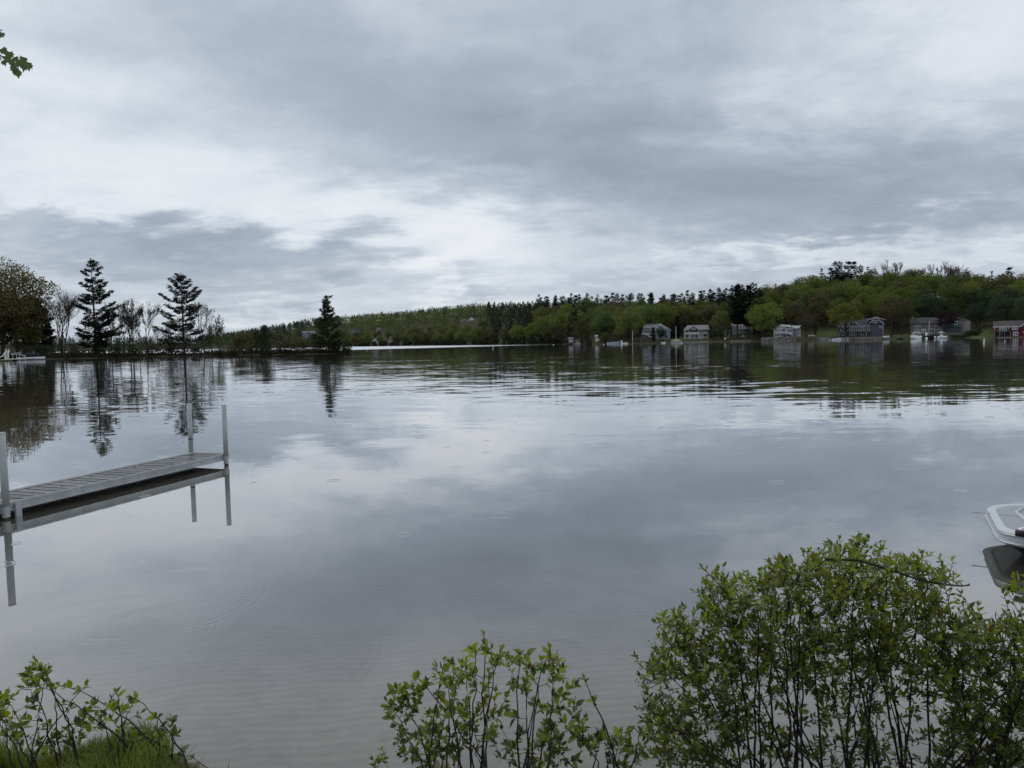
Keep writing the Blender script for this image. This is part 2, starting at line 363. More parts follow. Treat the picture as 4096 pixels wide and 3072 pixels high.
# wide old rings: centre px, radius m
s6 = None
rn = mrange(t, nd(t, 'ShaderNodeTexNoise', {'Vector': P, 'Scale': .9, 'Detail': 2.0}).outputs[0], .38, .6, .0, 1.0)
for (cx_, cy_, rad, wd) in [(640, 2400, 1.0, .10), (930, 2515, .72, .07), (1905, 2340, .68, .06), (2150, 2303, .27, .03), (2420, 2330, .95, .08), (760, 2640, 1.5, .10), (330, 2560, 1.1, .07)]:
    c = at_z(cx_, cy_)
    rel = vm(t, 'MULTIPLY', vm(t, 'SUBTRACT', P, tuple(c)), (1, 1, 0)); r = vm(t, 'LENGTH', rel)
    dr = mth(t, 'SUBTRACT', r, rad)
    env = mth(t, 'POWER', 2.718, mth(t, 'MULTIPLY', mth(t, 'POWER', mth(t, 'DIVIDE', dr, wd), 2.0), -1.0))
    w = mth(t, 'MULTIPLY', mth(t, 'MULTIPLY', mth(t, 'SINE', mth(t, 'MULTIPLY', dr, 9.0/wd*.8)), env), .022)
    w = mth(t, 'MULTIPLY', w, rn)
    one = vm(t, 'SCALE', vm(t, 'NORMALIZE', rel), w)
    s6 = one if s6 is None else vm(t, 'ADD', s6, one)
tot = s1
for s_ in (s2, s3, s4, s5, s6): tot = vm(t, 'ADD', tot, s_)
nrm = vm(t, 'NORMALIZE', vm(t, 'ADD', tot, (0, 0, 1)))
rgh = mth(t, 'ADD', mrange(t, py, 10, 200, .012, .035), mth(t, 'MULTIPLY', wind, .22))
gl = nd(t, 'ShaderNodeBsdfGlossy', {'Color': (.97, .98, 1, 1), 'Roughness': rgh, 'Normal': nrm})
tp = nd(t, 'ShaderNodeBsdfTransparent', {0: (.90, .91, .87, 1)})
df = nd(t, 'ShaderNodeBsdfDiffuse', {0: (.080, .074, .058, 1)})
body = nd(t, 'ShaderNodeMixShader', {0: mrange(t, py, 4.9, 10.5, .03, .95, True), 1: tp, 2: df})
mxs = nd(t, 'ShaderNodeMixShader', {0: fres, 1: body, 2: gl}); t.links.new(mxs.outputs[0], o.inputs[0])
wm = MB(); wm.add([(-9000, -60, 0), (9000, -60, 0), (9000, 9000, 0), (-9000, 9000, 0)], [(0, 1, 2, 3)])
struct(wm.build('lake_water', WM))
# ------------------------------------------------------------------ trees
BARK = mat('bark', (.045, .038, .030), .9, .3, 3.0)
BARKP = mat('pale_bark', (.16, .15, .135), .9, .3, 3.0)
BIRCHB = mat('birch_bark', (.42, .41, .38), .8, .25, 2.0)
CROWN = leafmat('crown_foliage', None, .32, .55, .30, .6)
NEEDLE = leafmat('needle_foliage', None, .28, .8, .12, .6)
def quads_from(C, L, Wd, rs, flat=0.0, dirs=None):
    """leaf sprays: centres C (n,3), length, width -> random oriented folded quads"""
    n = len(C); d = rs.normal(size=(n, 3)) if dirs is None else dirs + rs.normal(size=(n, 3))*.35
    d[:, 2] *= (1-flat); d /= np.linalg.norm(d, axis=1, keepdims=True)+1e-9
    h = rs.normal(size=(n, 3)); h[:, 2] *= (1-flat)
    s = np.cross(d, h); 
    if flat > .3: s = np.cross(d, np.tile([0, 0, 1.], (n, 1)) + rs.normal(size=(n, 3))*(1-flat)*.9)
    s /= np.linalg.norm(s, axis=1, keepdims=True)+1e-9
    L = L*rs.uniform(.6, 1.35, (n, 1)); Wd = Wd*rs.uniform(.6, 1.3, (n, 1))
    up = np.cross(s, d)
    v = np.stack([C-d*L*.5, C+s*Wd*.5+up*L*.12, C+d*L*.5, C-s*Wd*.5+up*L*.12], 1).reshape(-1, 3)
    return v, np.arange(n*4).reshape(n, 4)
def limb_pts(a, b, rs, bend=.12, k=5):
    a, b = Vector(a), Vector(b); d = (b-a).length
    mid = (a+b)/2 + Vector((rs.normal(), rs.normal(), rs.normal()+.6))*d*bend
    return [a*(1-t)**2 + mid*2*t*(1-t) + b*t*t for t in [i/k for i in range(k+1)]]
class Proto: pass
def deciduous(seed, H, Wd, n=3600, leaf=.5, base=.30, blobs=26, sparse=0.0, lean=0.0):
    rs = np.random.RandomState(seed); p = Proto(); tb = MB()
    top = Vector((lean*H, 0, H*.8))
    tp = [Vector((lean*H*t*t+rs.normal()*.1*t, rs.normal()*.1*t, -.5+(H*.8+.5)*t)) for t in np.linspace(0, 1, 8)]
    tb.tube(tp, [H*.018*(1.25-t) + .02 for t in np.linspace(0, 1, 8)], 6)
    C = []; zc = H*(base+(1-base)*.52); rz = H*(1-base)*.5; Cs = []
    for i in range(blobs):
        u = rs.uniform(-.75, 1); ph = i*2.399+rs.uniform(-.5, .5); r = math.sqrt(max(0, 1-u*u))
        k = rs.uniform(.62, .86)*(1+.12*rs.normal())
        c = np.array([lean*H*.6 + Wd*.5*k*r*math.cos(ph), Wd*.5*k*r*math.sin(ph), zc + rz*k*u])
        Cs.append(c)
        st = tp[int(np.clip((c[2]/H-.18)/.8*7*.8, 1, 6))]
        pts = limb_pts(st, c, rs, .10, 4); tb.tube(pts, [H*.007, H*.006, H*.005, H*.0035, H*.002], 4, False)
    per = n//blobs
    for c in Cs:
        d = rs.normal(size=(per, 3)); d /= np.linalg.norm(d, axis=1, keepdims=True)
        br = Wd*.19*rs.uniform(.7, 1.25)
        rad = br*rs.uniform(.25, 1, (per, 1))**.45
        C.append(c + d*rad*np.array([1.15, 1.15, .72]) + np.array([0, 0, br*.1]))
    C = np.concatenate(C); C = C[C[:, 2] > H*base*.8]
    if sparse: C = C[rs.uniform(size=len(C)) > sparse]
    V, Fq = quads_from(C, leaf, leaf*.75, rs)
    p.trunk = tb.mesh('trunk', BARK, True); p.crown = npmesh('crown', V, Fq, CROWN); p.H = H; return p
def pine(seed, H, Wd, base=.12, sparse=.25, n_t=9, tuft=.75, gaps=(), droop=0.0, dens=1.0, step=.050):
    """white pine: straight trunk, whorls of near-level limbs carrying upswept plumes"""
    rs = np.random.RandomState(seed); p = Proto(); tb = MB()
    xs = [Vector((rs.normal()*.05*t*H*.06, rs.normal()*.05*t, -.5+(H+.3)*t)) for t in np.linspace(0, 1, 9)]
    tb.tube(xs, [H*.0145*(1-t)**.8+.02 for t in np.linspace(0, 1, 9)], 6)
    C = []; Dr = []; z = H*base
    while z < H*.985:
        t = (z-H*base)/(H*(1-base))
        prof = (1-t)**.62*(.66+.34*math.sin(min(1, t*2.6)*math.pi/2))
        gap = 1.0
        for g0, g1, k in gaps:
            if g0 < z/H < g1: gap = k
        nb = rs.randint(4, 7); gap *= rs.uniform(.62, 1.12)
        a0 = rs.uniform(0, 6.28)
        for i in range(nb):
            if rs.uniform() < sparse: continue
            a = a0 + i*6.283/nb + rs.uniform(-.35, .35)
            Ln = Wd*.5*prof*gap*rs.uniform(.5, 1.3)*(1+.18*math.cos(a-seed))+.25
            rise = (.10+.5*t**2-droop)*Ln + rs.normal()*.11*Ln
            tipp = Vector((math.cos(a)*Ln, math.sin(a)*Ln, z+rise)); st = Vector((0, 0, z-.04*Ln))
            pts = [st.lerp(tipp, s_) + Vector((0, 0, -.10*Ln*math.sin(s_*math.pi)+.10*Ln*s_**3)) for s_ in (0, .25, .5, .75, 1)]
            tb.tube(pts, [.018+.012*Ln, .014+.009*Ln, .05, .035, .02], 3, False)
            k = max(4, int(Ln*n_t*dens))
            for q_ in range(k):
                s_ = rs.uniform(.28, 1.04)**.75; j = min(int(s_*4), 3); f = s_*4-j
                pp = pts[j].lerp(pts[j+1], min(f, 1.1))
                w = .48*Ln*(1-abs(s_-.62))*.62
                off = rs.uniform(-1, 1)*w
                C.append((pp.x-math.sin(a)*off, pp.y+math.cos(a)*off, pp.z+rs.uniform(-.05, .13)*min(Ln, 2.5)+abs(off)*.10))
                Dr.append((math.cos(a)-math.sin(a)*off*.5, math.sin(a)+math.cos(a)*off*.5, .35))
        z += H*step*rs.uniform(.35, 1.6)*(1.15-.4*t)
    for i in range(14): C.append((rs.normal()*.15, rs.normal()*.15, H*rs.uniform(.96, 1.02))); Dr.append((rs.normal()*.5, rs.normal()*.5, 1))
    C = np.repeat(np.array(C), 3, 0); Dr = np.repeat(np.array(Dr), 3, 0)
    C = C + rs.normal(size=C.shape)*np.array([.36, .36, .16])*tuft
    V, Fq = quads_from(C, tuft, tuft*.42, rs, .45, Dr+rs.normal(size=Dr.shape)*.45)
    p.trunk = tb.mesh('trunk', BARK, True); p.crown = npmesh('crown', V, Fq, NEEDLE); p.H = H; return p
def spruce(seed, H, Wd, tuft=.6, dens=1.0):
    return pine(seed, H, Wd, base=.04, sparse=.06, n_t=10, tuft=tuft, droop=.22, dens=dens, step=.036)
def bare(seed, H, Wd, leaf=.22, nleaf=900, depth=5, stems=1, bark=BARK, ang=.5, lr=.018):
    """spring tree: fine forking branches with a thin flush of young leaves"""
    rs = np.random.RandomState(seed); p = Proto(); tb = MB(); tips = []
    def grow(a, d, L, r, k):
        pts = [a]; dd = d.copy()
        for i in range(3):
            dd = (dd + Vector((rs.normal()*.10, rs.normal()*.10, .05))).normalized(); pts.append(pts[-1]+dd*L/3)
        tb.tube(pts, [r, r*.88, r*.78, r*.66], 4 if r > .03 else 3, False)
        r = max(r, .034)
        if k == 0: tips.extend(pts[1:]); return
        if k <= 2: tips.extend(pts[2:])
        if 1 <= k <= 4 and rs.uniform() < .75:
            ax = Vector((rs.normal(), rs.normal(), .25)).normalized(); grow(pts[1], (dd*.45+ax*.8*Wd).normalized(), L*.55, r*.42, max(0, k-2))
        nb = 2 + (rs.uniform() < .55)
        for i in range(nb):
            ax = Vector((rs.normal(), rs.normal(), rs.normal()*.4)); ax = ax - dd*ax.dot(dd)
            if ax.length < 1e-3: continue
            ax.normalize(); an = ang*rs.uniform(.5, 1.25)*(.55 if i == 0 else 1)
            nd_ = (dd*math.cos(an) + ax*math.sin(an)*Wd).normalized(); nd_.z += .05; nd_.normalize()
            grow(pts[-1] if i < 2 else pts[2], nd_, L*rs.uniform(.66, .88), r*(.74 if i == 0 else .55), k-1)
    for s_ in range(stems):
        a = s_*6.283/stems+rs.uniform(0, 1); tl = .0 if stems == 1 else .28
        grow(Vector((math.cos(a)*tl*.6, math.sin(a)*tl*.6, -.4)), Vector((math.cos(a)*tl, math.sin(a)*tl, 1)).normalized(), H*.25, H*lr/(stems**.45), depth)
    T = np.array([tuple(q_) for q_ in tips]); zs = H/max(T[:, 2].max(), 1)
    for i, vv in enumerate(tb.v): tb.v[i] = (vv[0]*zs, vv[1]*zs, vv[2]*zs)
    T *= zs
    nleaf = int(nleaf*1.8); C = T[rs.randint(0, len(T), nleaf)] + rs.normal(size=(nleaf, 3))*H*.010
    V, Fq = quads_from(C, leaf, leaf*.7, rs)
    p.trunk = tb.mesh('trunk', bark, False); p.crown = npmesh('crown', V, Fq, CROWN); p.H = H; return p
def shrub(seed, H, Wd, n=900, leaf=.22, round_=False):
    rs = np.random.RandomState(seed); p = Proto(); tb = MB(); C = []
    nb = 7 if round_ else 11
    for i in range(nb):
        a = rs.uniform(0, 6.28); k = rs.uniform(.15, .75)
        c = Vector((math.cos(a)*Wd*.5*k, math.sin(a)*Wd*.5*k, H*rs.uniform(.35, .78)))
        tb.tube(limb_pts((c.x*.2, c.y*.2, -.2), c, rs, .08, 3), [.035, .03, .02, .01], 3, False)
        m_ = n//nb; d = rs.normal(size=(m_, 3)); d /= np.linalg.norm(d, axis=1, keepdims=True)
        C.append(np.array(c) + d*rs.uniform(.3, 1, (m_, 1))**.5*np.array([Wd*.24, Wd*.24, H*.27]))
    if round_:
        d = rs.normal(size=(n, 3)); d /= np.linalg.norm(d, axis=1, keepdims=True)
        C = [np.array([0, 0, H*.5]) + d*rs.uniform(.86, 1, (n, 1))*np.array([Wd*.5, Wd*.5, H*.5])]
    C = np.concatenate(C); C = C[C[:, 2] > .02]
    V, Fq = quads_from(C, leaf, leaf*.7, rs)
    p.trunk = tb.mesh('stems', BARK); p.crown = npmesh('foliage', V, Fq, CROWN); p.H = H; return p

DEC = [deciduous(11+i, 17, 13.5, 6400, .50, .10, 34) for i in range(4)] + [deciduous(31, 18, 10.5, 5200, .48, .14, 30), deciduous(33, 14, 13, 5000, .48, .08, 30)]
PIN = [pine(51+i, 25, 12.0, .08, .22, 6, .80, dens=1.1, gaps=((.5+.07*i, .57+.07*i, .6), (.8-.04*i, .85-.04*i, .55))) for i in range(4)]
SPR = [spruce(71+i, 20, 8.0, .8, 1.0) for i in range(2)]
BAR = [bare(91, 17, 1.0, .28, 1500, 5), bare(92, 16, .9, .25, 1300, 5), bare(97, 17, .8, .26, 1100, 5, ang=.42)]
def place(p, name, label, loc, H=None, rz=0.0, col=(.08, .10, .03), cat='tree', group=None, wide=1.0, names=('trunk', 'crown')):
    s = 1.0 if H is None else H/p.H
    o = thing(name, label, cat, loc, rz, group); o.scale = (s*wide, s*wide, s)
    link(names[0], p.trunk, o); c = link(names[1], p.crown, o); c.color = (*col, 1); return o
def pen_loc(px, D, dz=-.05):
    x = (px-CX)/F*D; return (x, D, gz(x, D)+dz)
def h_from(px, ytop, D):   # tree height whose top shows at photo row ytop
    x = (px-CX)/F*D; return at_Y(px, ytop, D).z - gz(x, D)
rnd = random.Random(5)

# ---- the peninsula on the left
PG = 'trees on the low wooded point'
OL = (.125, .105, .040); OLG = (.10, .105, .032); DKG = (.026, .038, .026); RED = (.115, .062, .034)
oak = deciduous(201, 27, 23, 20000, .52, .08, 64, 0)
place(oak, 'oak_tree', 'large broad olive-brown oak at the left edge above the covered boat', pen_loc(20, 219), h_from(20, 1036, 219), .4, OL, group=PG)
place(deciduous(203, 18, 11, 3600, .5, .1, 26, .1), 'oak_tree', 'reddish-brown young oak in front of the large oak at the edge', pen_loc(75, 226), h_from(75, 1150, 226), 1.4, RED, group=PG)
place(DEC[5], 'maple_tree', 'olive low-branched tree behind the covered boat', pen_loc(120, 222), h_from(120, 1290, 222), 2.0, OLG, group=PG)
place(DEC[1], 'maple_tree', 'olive tree filling the gap left of the dark young pine', pen_loc(105, 236), h_from(105, 1190, 236), 2.9, OLG, group=PG)
place(DEC[3], 'maple_tree', 'dark bushy tree at the very left edge over the raft', pen_loc(-45, 230), h_from(-45, 1120, 230), 2.9, OL, group=PG)
place(pine(204, 17, 11, .03, .08, 12, .7, dens=1.6), 'pine_tree', 'dense dark young pine between the oak and the bare tree', pen_loc(165, 229), h_from(165, 1192, 229), .5, DKG, group=PG)
place(SPR[0], 'spruce_tree', 'small dark spruce left of the bare tree', pen_loc(205, 231), h_from(205, 1290, 231), .9, DKG, group=PG)
place(bare(205, 22, 1.1, .24, 1500, 6, 4, ang=.46, lr=.022), 'bare_tree', 'many-stemmed nearly bare tree left of the tallest pine', pen_loc(258, 226), h_from(258, 1132, 226), 0, (.05, .04, .02), group=PG)
place(pine(206, 29, 17.0, .10, .20, 8, .80, dens=1.5, step=.040, gaps=((.40, .46, .6), (.78, .82, .55))), 'pine_tree', 'tallest dark white pine on the point with dense layered limbs', pen_loc(390, 222), h_from(390, 1042, 222), 2.2, (.030, .042, .028), group=PG)
place(SPR[1], 'spruce_tree', 'low dark evergreen at the foot of the tallest pine', pen_loc(405, 219), h_from(405, 1300, 219), .2, (.018, .026, .017), group=PG, wide=1.15)
thin = [(452, 1205, 'thin leafing tree just right of the tallest pine', .42), (482, 1245, 'short spindly tree second right of the tallest pine', .5), (520, 1195, 'tall thin leafing tree midway between the two big pines', .36),
        (540, 1225, 'slender bare tree beside the tall thin leafing tree', .36), (598, 1200, 'upright thin tree with leafy top left of the wide pine', .34), (660, 1300, 'low twiggy tree left of the wide pine trunk', .55)]
for i, (px, yt, lb, an) in enumerate(thin):
    place(bare(210+i, 18, 1.0, .30, 900, 6, 1, ang=an, lr=.013), 'bare_tree', lb, pen_loc(px, 223+i % 3*2), h_from(px, yt, 223), i*1.3, (.045, .042, .016), group=PG)
place(bare(230, 18, .3, .2, 10, 3, 1, ang=.25, lr=.006), 'dead_tree', 'bare leafless dead stem between thin trees on the point', pen_loc(563, 222), h_from(563, 1208, 222), 0, OL, group=PG)
place(pine(212, 25, 18.0, .18, .26, 8, .78, dens=1.3, step=.044, gaps=((.30, .36, .7), (.44, .50, .55), (.60, .66, .6), (.76, .80, .5))), 'pine_tree', 'wide white pine with open layered limbs right of the thin trees', pen_loc(742, 218), h_from(742, 1102, 218), 5.2, (.036, .046, .028), group=PG)
place(bare(241, 16, 1.0, .22, 600, 5, 1, ang=.5, lr=.012), 'bare_tree', 'twiggy tree under the wide pine on its left', pen_loc(722, 215), h_from(722, 1290, 215), 1, (.05, .035, .016), group=PG)
place(bare(242, 17, .9, .25, 700, 5, 1, ang=.45, lr=.011), 'bare_tree', 'thin bare-limbed tree touching the wide pine on its right', pen_loc(826, 213), h_from(826, 1206, 213), .6, (.045, .042, .018), group=PG)
place(bare(243, 13, .9, .25, 500, 5, 1, ang=.5, lr=.011), 'bare_tree', 'smaller twiggy tree left of the light green tree', pen_loc(852, 212), h_from(852, 1285, 212), .6, (.045, .042, .018), group=PG)
place(bare(244, 14, .8, .36, 750, 5, 1, ang=.45, lr=.011), 'young_tree', 'slender light green young tree right of the wide pine', pen_loc(898, 212), h_from(898, 1258, 212), 2.1, (.09, .135, .045), group=PG)
place(DEC[5], 'maple_tree', 'round low olive tree on the narrow part of the point', pen_loc(1010, 207), h_from(1010, 1322, 207), .9, (.075, .078, .024), group=PG, wide=1.35)
place(bare(245, 8, 1.1, .3, 700, 5, 2, ang=.55), 'small_tree', 'twiggy yellow-green small tree left of the round olive tree', pen_loc(955, 208), h_from(955, 1325, 208), .9, (.085, .085, .03), group=PG)
place(bare(246, 8, .8, .22, 260, 5, 1, ang=.4, lr=.012), 'bare_tree', 'bare sapling between the round olive tree and a small pine', pen_loc(1040, 206), h_from(1040, 1318, 206), .2, (.06, .05, .02), group=PG)
place(pine(208, 9, 7.6, .10, .15, 10, .36, dens=1.1), 'pine_tree', 'small green pine halfway along the narrow point', pen_loc(1066, 205), h_from(1066, 1302, 205), .7, (.060, .072, .030), group=PG)
place(pine(209, 17, 13, .10, .20, 9, .60, dens=1.5, step=.044, gaps=((.60, .66, .55), (.70, .76, .5), (.82, .87, .5))), 'pine_tree', 'green white pine at the tip of the point', pen_loc(1318, 206.5), h_from(1318, 1184, 206), 3.4, (.055, .064, .026), group=PG)
SH = [shrub(250+i, 4, 5, 1100, .27) for i in range(4)]
sh_list = [(300, 1385, 'low brown shrub under the many-stemmed bare tree'), (470, 1372, 'low olive shrub right of the tallest pine foot'), (540, 1378, 'low dark shrub midway between the big pines'), (610, 1368, 'olive shrub under the upright thin tree'),
           (690, 1375, 'shrub on the left of the wide pine trunk'), (790, 1380, 'shrub on the right of the wide pine trunk'), (880, 1388, 'low dark shrub under the light green tree'), (935, 1385, 'low shrub left of the round olive tree'),
           (1120, 1358, 'green shrub right of the small pine'), (1160, 1352, 'taller olive shrub two right of the small pine'), (1205, 1362, 'brown-green shrub between the two pines of the narrow point'), (1245, 1345, 'tall bushy shrub left of the tip pine'),
           (1280, 1368, 'dark shrub at the left foot of the tip pine'), (1355, 1366, 'brown-green shrub at the right foot of the tip pine'), (1392, 1382, 'last shrub at the very tip of the point')]
for i, (px, yt, lb) in enumerate(sh_list):
    Dd = float(np.interp((px-CX)/F*210, PEN_X, PEN_F))+2.2+(i % 3)*.8
    place(SH[i % 4], 'shoreline_shrub', lb, pen_loc(px, Dd, -.1), h_from(px, yt, Dd), i*.9, [(.055, .052, .020), (.04, .045, .018), (.05, .06, .02)][i % 3], 'shrub', 'shrubs along the wooded point', 1.3, ('stems', 'foliage'))
# low growth along the waterline, too fine to count
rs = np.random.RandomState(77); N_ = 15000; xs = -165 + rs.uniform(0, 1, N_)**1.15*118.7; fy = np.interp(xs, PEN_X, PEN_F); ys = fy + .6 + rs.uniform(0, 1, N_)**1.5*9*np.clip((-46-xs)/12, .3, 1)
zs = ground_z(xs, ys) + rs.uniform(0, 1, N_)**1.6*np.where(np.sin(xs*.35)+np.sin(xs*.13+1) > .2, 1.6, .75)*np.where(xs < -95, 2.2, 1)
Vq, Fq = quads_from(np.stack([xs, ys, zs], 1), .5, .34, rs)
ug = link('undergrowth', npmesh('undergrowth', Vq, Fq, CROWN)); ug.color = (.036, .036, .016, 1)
tag(ug, 'low dark undergrowth along the waterline of the wooded point', 'undergrowth', kind='stuff')

# ---- the shore and hillside across the lake
FARH = [(1886, 745), (1856, 750), (1914, 760), (1420, 900), (1515, 880), (1563, 730), (1502, 728), (1235, 930), (1300, 930)]
def hides(px, D, w=20, dd=150): return any(abs(px-a) < w and h_-dd < D < h_+14 for a, h_ in FARH)
LAND = [(1300, 'the low far shore'), (1700, 'the far channel shore'), (2000, 'the dark pine stand'), (2250, 'the chimneyed cottage'), (2480, 'the blue-canopied boat'), (2560, 'the grey gabled house'), (2720, 'the beige two-storey house'), (2850, 'the big twin pines'),
        (3040, 'the white lake house'), (3220, 'the mown lawn'), (3340, 'the blue-grey house'), (3560, 'the brownish tree pair'), (3640, 'the taupe house'), (3880, 'the sloping lawn'), (3985, 'the red house'), (9999, '')]
def zone(px):
    for (a, n1_), (b_, _) in zip(LAND, LAND[1:]):
        if a <= px < b_: return n1_
    return 'the low far shore'
YG = [(.150, .170, .034), (.125, .160, .034), (.114, .138, .034), (.096, .142, .040), (.132, .145, .040)]
BR = [(.100, .086, .036), (.085, .080, .034)]
DG = [(.028, .044, .028), (.034, .048, .030), (.038, .048, .027)]
HOUSE_PX = [(2268, 2362), (2375, 2400), (2560, 2690), (2728, 2845), (2920, 3015), (3085, 3210), (3340, 3550), (3632, 3885), (3968, 4170)]
pend = []
def hill(kind, px, D, H, col, wide=1.0, low=0.0):
    x = (px-CX)/F*D; pend.append((kind, px, D, H, col, wide))
# hero trees near the water (photo px, depth, top row, kind, colour)
def hero(p, name, label, px, D, ytop, col, wide=1.0, rz=0.0, cat='tree', g='trees among the lake houses'):
    x = (px-CX)/F*D; return place(p, name, label, (x, D, gz(x, D)-.1), h_from(px, ytop, D), rz, col, cat, g, wide)
hero(deciduous(301, 14, 11, 4200, .48, .30, 26, .1), 'maple_tree', 'bright yellow-green maple in front of the blue-grey house', 3384, 333.5, 1212, (.125, .135, .022), 1.05)
hero(deciduous(302, 16, 9, 3200, .42, .34, 24, .25), 'tree', 'left of two brownish trees beside the blue-grey house', 3566, 322, 1208, (.070, .056, .024), 1.1)
hero(deciduous(303, 16, 9, 3200, .42, .34, 24, .2), 'tree', 'right of two brownish trees between blue-grey and taupe houses', 3607, 330, 1196, (.072, .062, .024), 1.05, 1.7)
hero(deciduous(304, 13, 10, 2600, .36, .26, 24, .25), 'tree', 'grey-brown round tree standing at the water on the lawn tip', 3224, 352.5, 1232, (.072, .055, .032), 1.0)
hero(DEC[4], 'tree', 'olive-brown tree with double trunk on the mown lawn', 3262, 366, 1205, (.078, .070, .026), 1.0)
hero(deciduous(305, 9.5, 6.6, 3400, .36, .20, 24), 'purple_maple', 'dark purple-leaved maple in front of the taupe house', 3781, 319, 1236, (.030, .012, .016), 1.0)
hero(bare(306, 10, .8, .34, 1900, 5, 2, BIRCHB, .42, .02), 'birch_tree', 'forked white-trunked birch right of the beige house', 2912, 371, 1288, (.065, .095, .028), 1.0)
hero(pine(307, 26, 10.5, .27, .08, 8, .85, dens=1.9), 'pine_tree', 'left of two big dark pines at the water by the hidden house', 2952, 373, 1138, (.017, .027, .017), 1.0)
hero(pine(308, 26, 10.0, .25, .08, 8, .85, dens=1.9), 'pine_tree', 'right of two big dark pines at the water by the hidden house', 2996, 371, 1142, (.018, .027, .018), 1.0, 2.0)
hero(PIN[1], 'pine_tree', 'brown-green pine right of the two big dark pines', 3040, 385, 1168, (.034, .038, .020), 1.2, 1.0)
hero(DEC[4], 'tree', 'dark green tree left of the white lake house', 3055, 374, 1262, (.035, .055, .024), 1.15, .8)
hero(SPR[0], 'spruce_tree', 'dark narrow spruce in front of the grey gabled house', 2615, 362, 1308, (.014, .022, .018), 1.25)
hero(DEC[0], 'tree', 'dark round tree hiding the grey gabled house gable', 2645, 363.5, 1310, (.026, .036, .022), .8, .5)
hero(bare(309, 6, .8, .34, 1700, 5, 1, BARKP, .45), 'young_tree', 'pale-trunked young tree right of the grey gabled house', 2662, 361, 1318, (.045, .062, .024), 1.0)
hero(SPR[1], 'spruce_tree', 'tall dark narrow spruce between grey and beige houses', 2712, 386, 1262, (.015, .022, .016), .9)
hero(SPR[0], 'spruce_tree', 'grey-green spruce beside the grey gabled house', 2690, 384, 1290, (.030, .044, .030), 1.1, 2.0)
hero(DEC[1], 'tree', 'round green tree right of the beige two-storey house', 2852, 372, 1318, (.045, .062, .026), 1.0)
hero(PIN[2], 'pine_tree', 'brownish conifer right of the beige two-storey house', 2845, 385, 1248, (.040, .036, .022), .9)
hero(DEC[2], 'tree', 'yellow-green small round tree above the blue-canopied boat', 2424, 362, 1325, (.085, .085, .03), .85)
hero(DEC[3], 'tree', 'green round tree beside the white flagpole', 2516, 363, 1326, (.055, .075, .028), 1.0)
hero(bare(310, 9, .9, .34, 1400, 5, 1, BARK, .45), 'young_tree', 'thin green tree left of the grey gabled house', 2556, 363, 1292, (.045, .065, .03), 1.0)
hero(DEC[4], 'tree', 'tall olive tree leaning over the chimneyed cottage', 2330, 372, 1272, (.072, .066, .022), 1.1, 2.2)
hero(PIN[0], 'pine_tree', 'brown-green pine leaning over the water left of the cottage', 2285, 396, 1262, (.050, .044, .022), 1.25, .3)
hero(DEC[0], 'tree', 'round olive tree at the left end of the house shore', 2235, 425, 1292, (.068, .064, .024), 1.0, .9)
hero(DEC[2], 'tree', 'bright green tree at the left end of the house shore', 2195, 440, 1300, (.070, .090, .022), 1.0, .4)
hero(shrub(320, 4, 3.5, 900, .24), 'cedar_shrub', 'dark evergreen shrub at the right wall of the cottage', 2353, 365, 1342, (.012, .020, .014), .8, 0, 'shrub')
ROUND = shrub(321, 2.4, 2.3, 1400, .2, True)
ordn = ['first', 'second', 'third', 'fourth', 'fifth', 'sixth']
for i, (px, D) in enumerate([(3866, 309), (3876, 313), (3886, 318), (3896, 323), (3906, 328), (3915, 333)]):
    x = (px-CX)/F*D
    place(ROUND, 'clipped_shrub', f'{ordn[i]} clipped round shrub from the water in the hedge beside the taupe house', (x, D, gz(x, D)-.15), 2.6, i*1.1, (.040, .050, .022), 'shrub', 'clipped shrubs beside the taupe house', 1.0, ('stems', 'foliage'))
for i, (px, D, lb) in enumerate([(3850, 306.5, 'low dark hedge bush in front of the green porch'), (3832, 306.5, 'low bush left of the hedge corner'), (3812, 307, 'low dark bush below the green porch middle')]):
    x = (px-CX)/F*D
    place(SH[i], 'bush', lb, (x, D, gz(x, D)-.15), 1.6, i, (.030, .038, .018), 'shrub', None, 1.6, ('stems', 'foliage'))
# hillside rows
def clear(px, D):
    Ds = float(np.interp(px, FAR_PX, FAR_D))
    for a, b_ in HOUSE_PX:
        if a-14 < px < b_+14 and D-Ds < 36: return True
    for lp, ld, rx, ry in LAWNS:
        if ((px-lp)/rx)**2+((D-ld)/ry)**2 < 1.1: return True
    return False
for k, off in enumerate([8, 19, 32, 46, 62, 80, 99, 120, 142, 166]):
    px = 2150 + rnd.uniform(0, 40)
    while px < 4200:
        Ds = float(np.interp(px, FAR_PX, FAR_D)); Dr = float(np.interp(px, RIDGE_PX, RIDGE_D)); Dd = Ds+off*(1+.6*max(0, (2750-px)/600))+rnd.uniform(-5, 5)
        step = (11.5+k*.25)*F/Dd*rnd.uniform(.75, 1.25)*(.55 if 2000 < px < 3060 and k > 4 else 1)
        if Dd < Dr+12 and not clear(px, Dd):
            up = (Dd-Ds)/(Dr-Ds); r_ = rnd.random()
            if px < 2350: kind = 'pine' if (up > .35 or r_ < .25) else 'dec'
            elif px < 3060: kind = 'pine' if (up > .46 or (up > .34 and r_ < .35)) else 'dec'
            elif px < 3300: kind = 'pine' if (up > .92 and r_ < .3) else 'dec'
            elif px < 3640: kind = 'pine' if (up > .97 and r_ < .8 and px < 3440) else ('bare' if px > 3540 and up > .95 else 'dec')
            else: kind = 'drk' if (up < .45 and r_ < .62) else 'spr' if (up < .4 and r_ < .8) else ('bare' if up > .93 and px < 3900 and r_ < .7 else ('pine' if up > .9 and px > 3930 and r_ < .7 else 'dec'))
            if 2890 < px < 3035 and up < .3: kind = 'pine'
            pend.append((kind, px, Dd))
        px += step
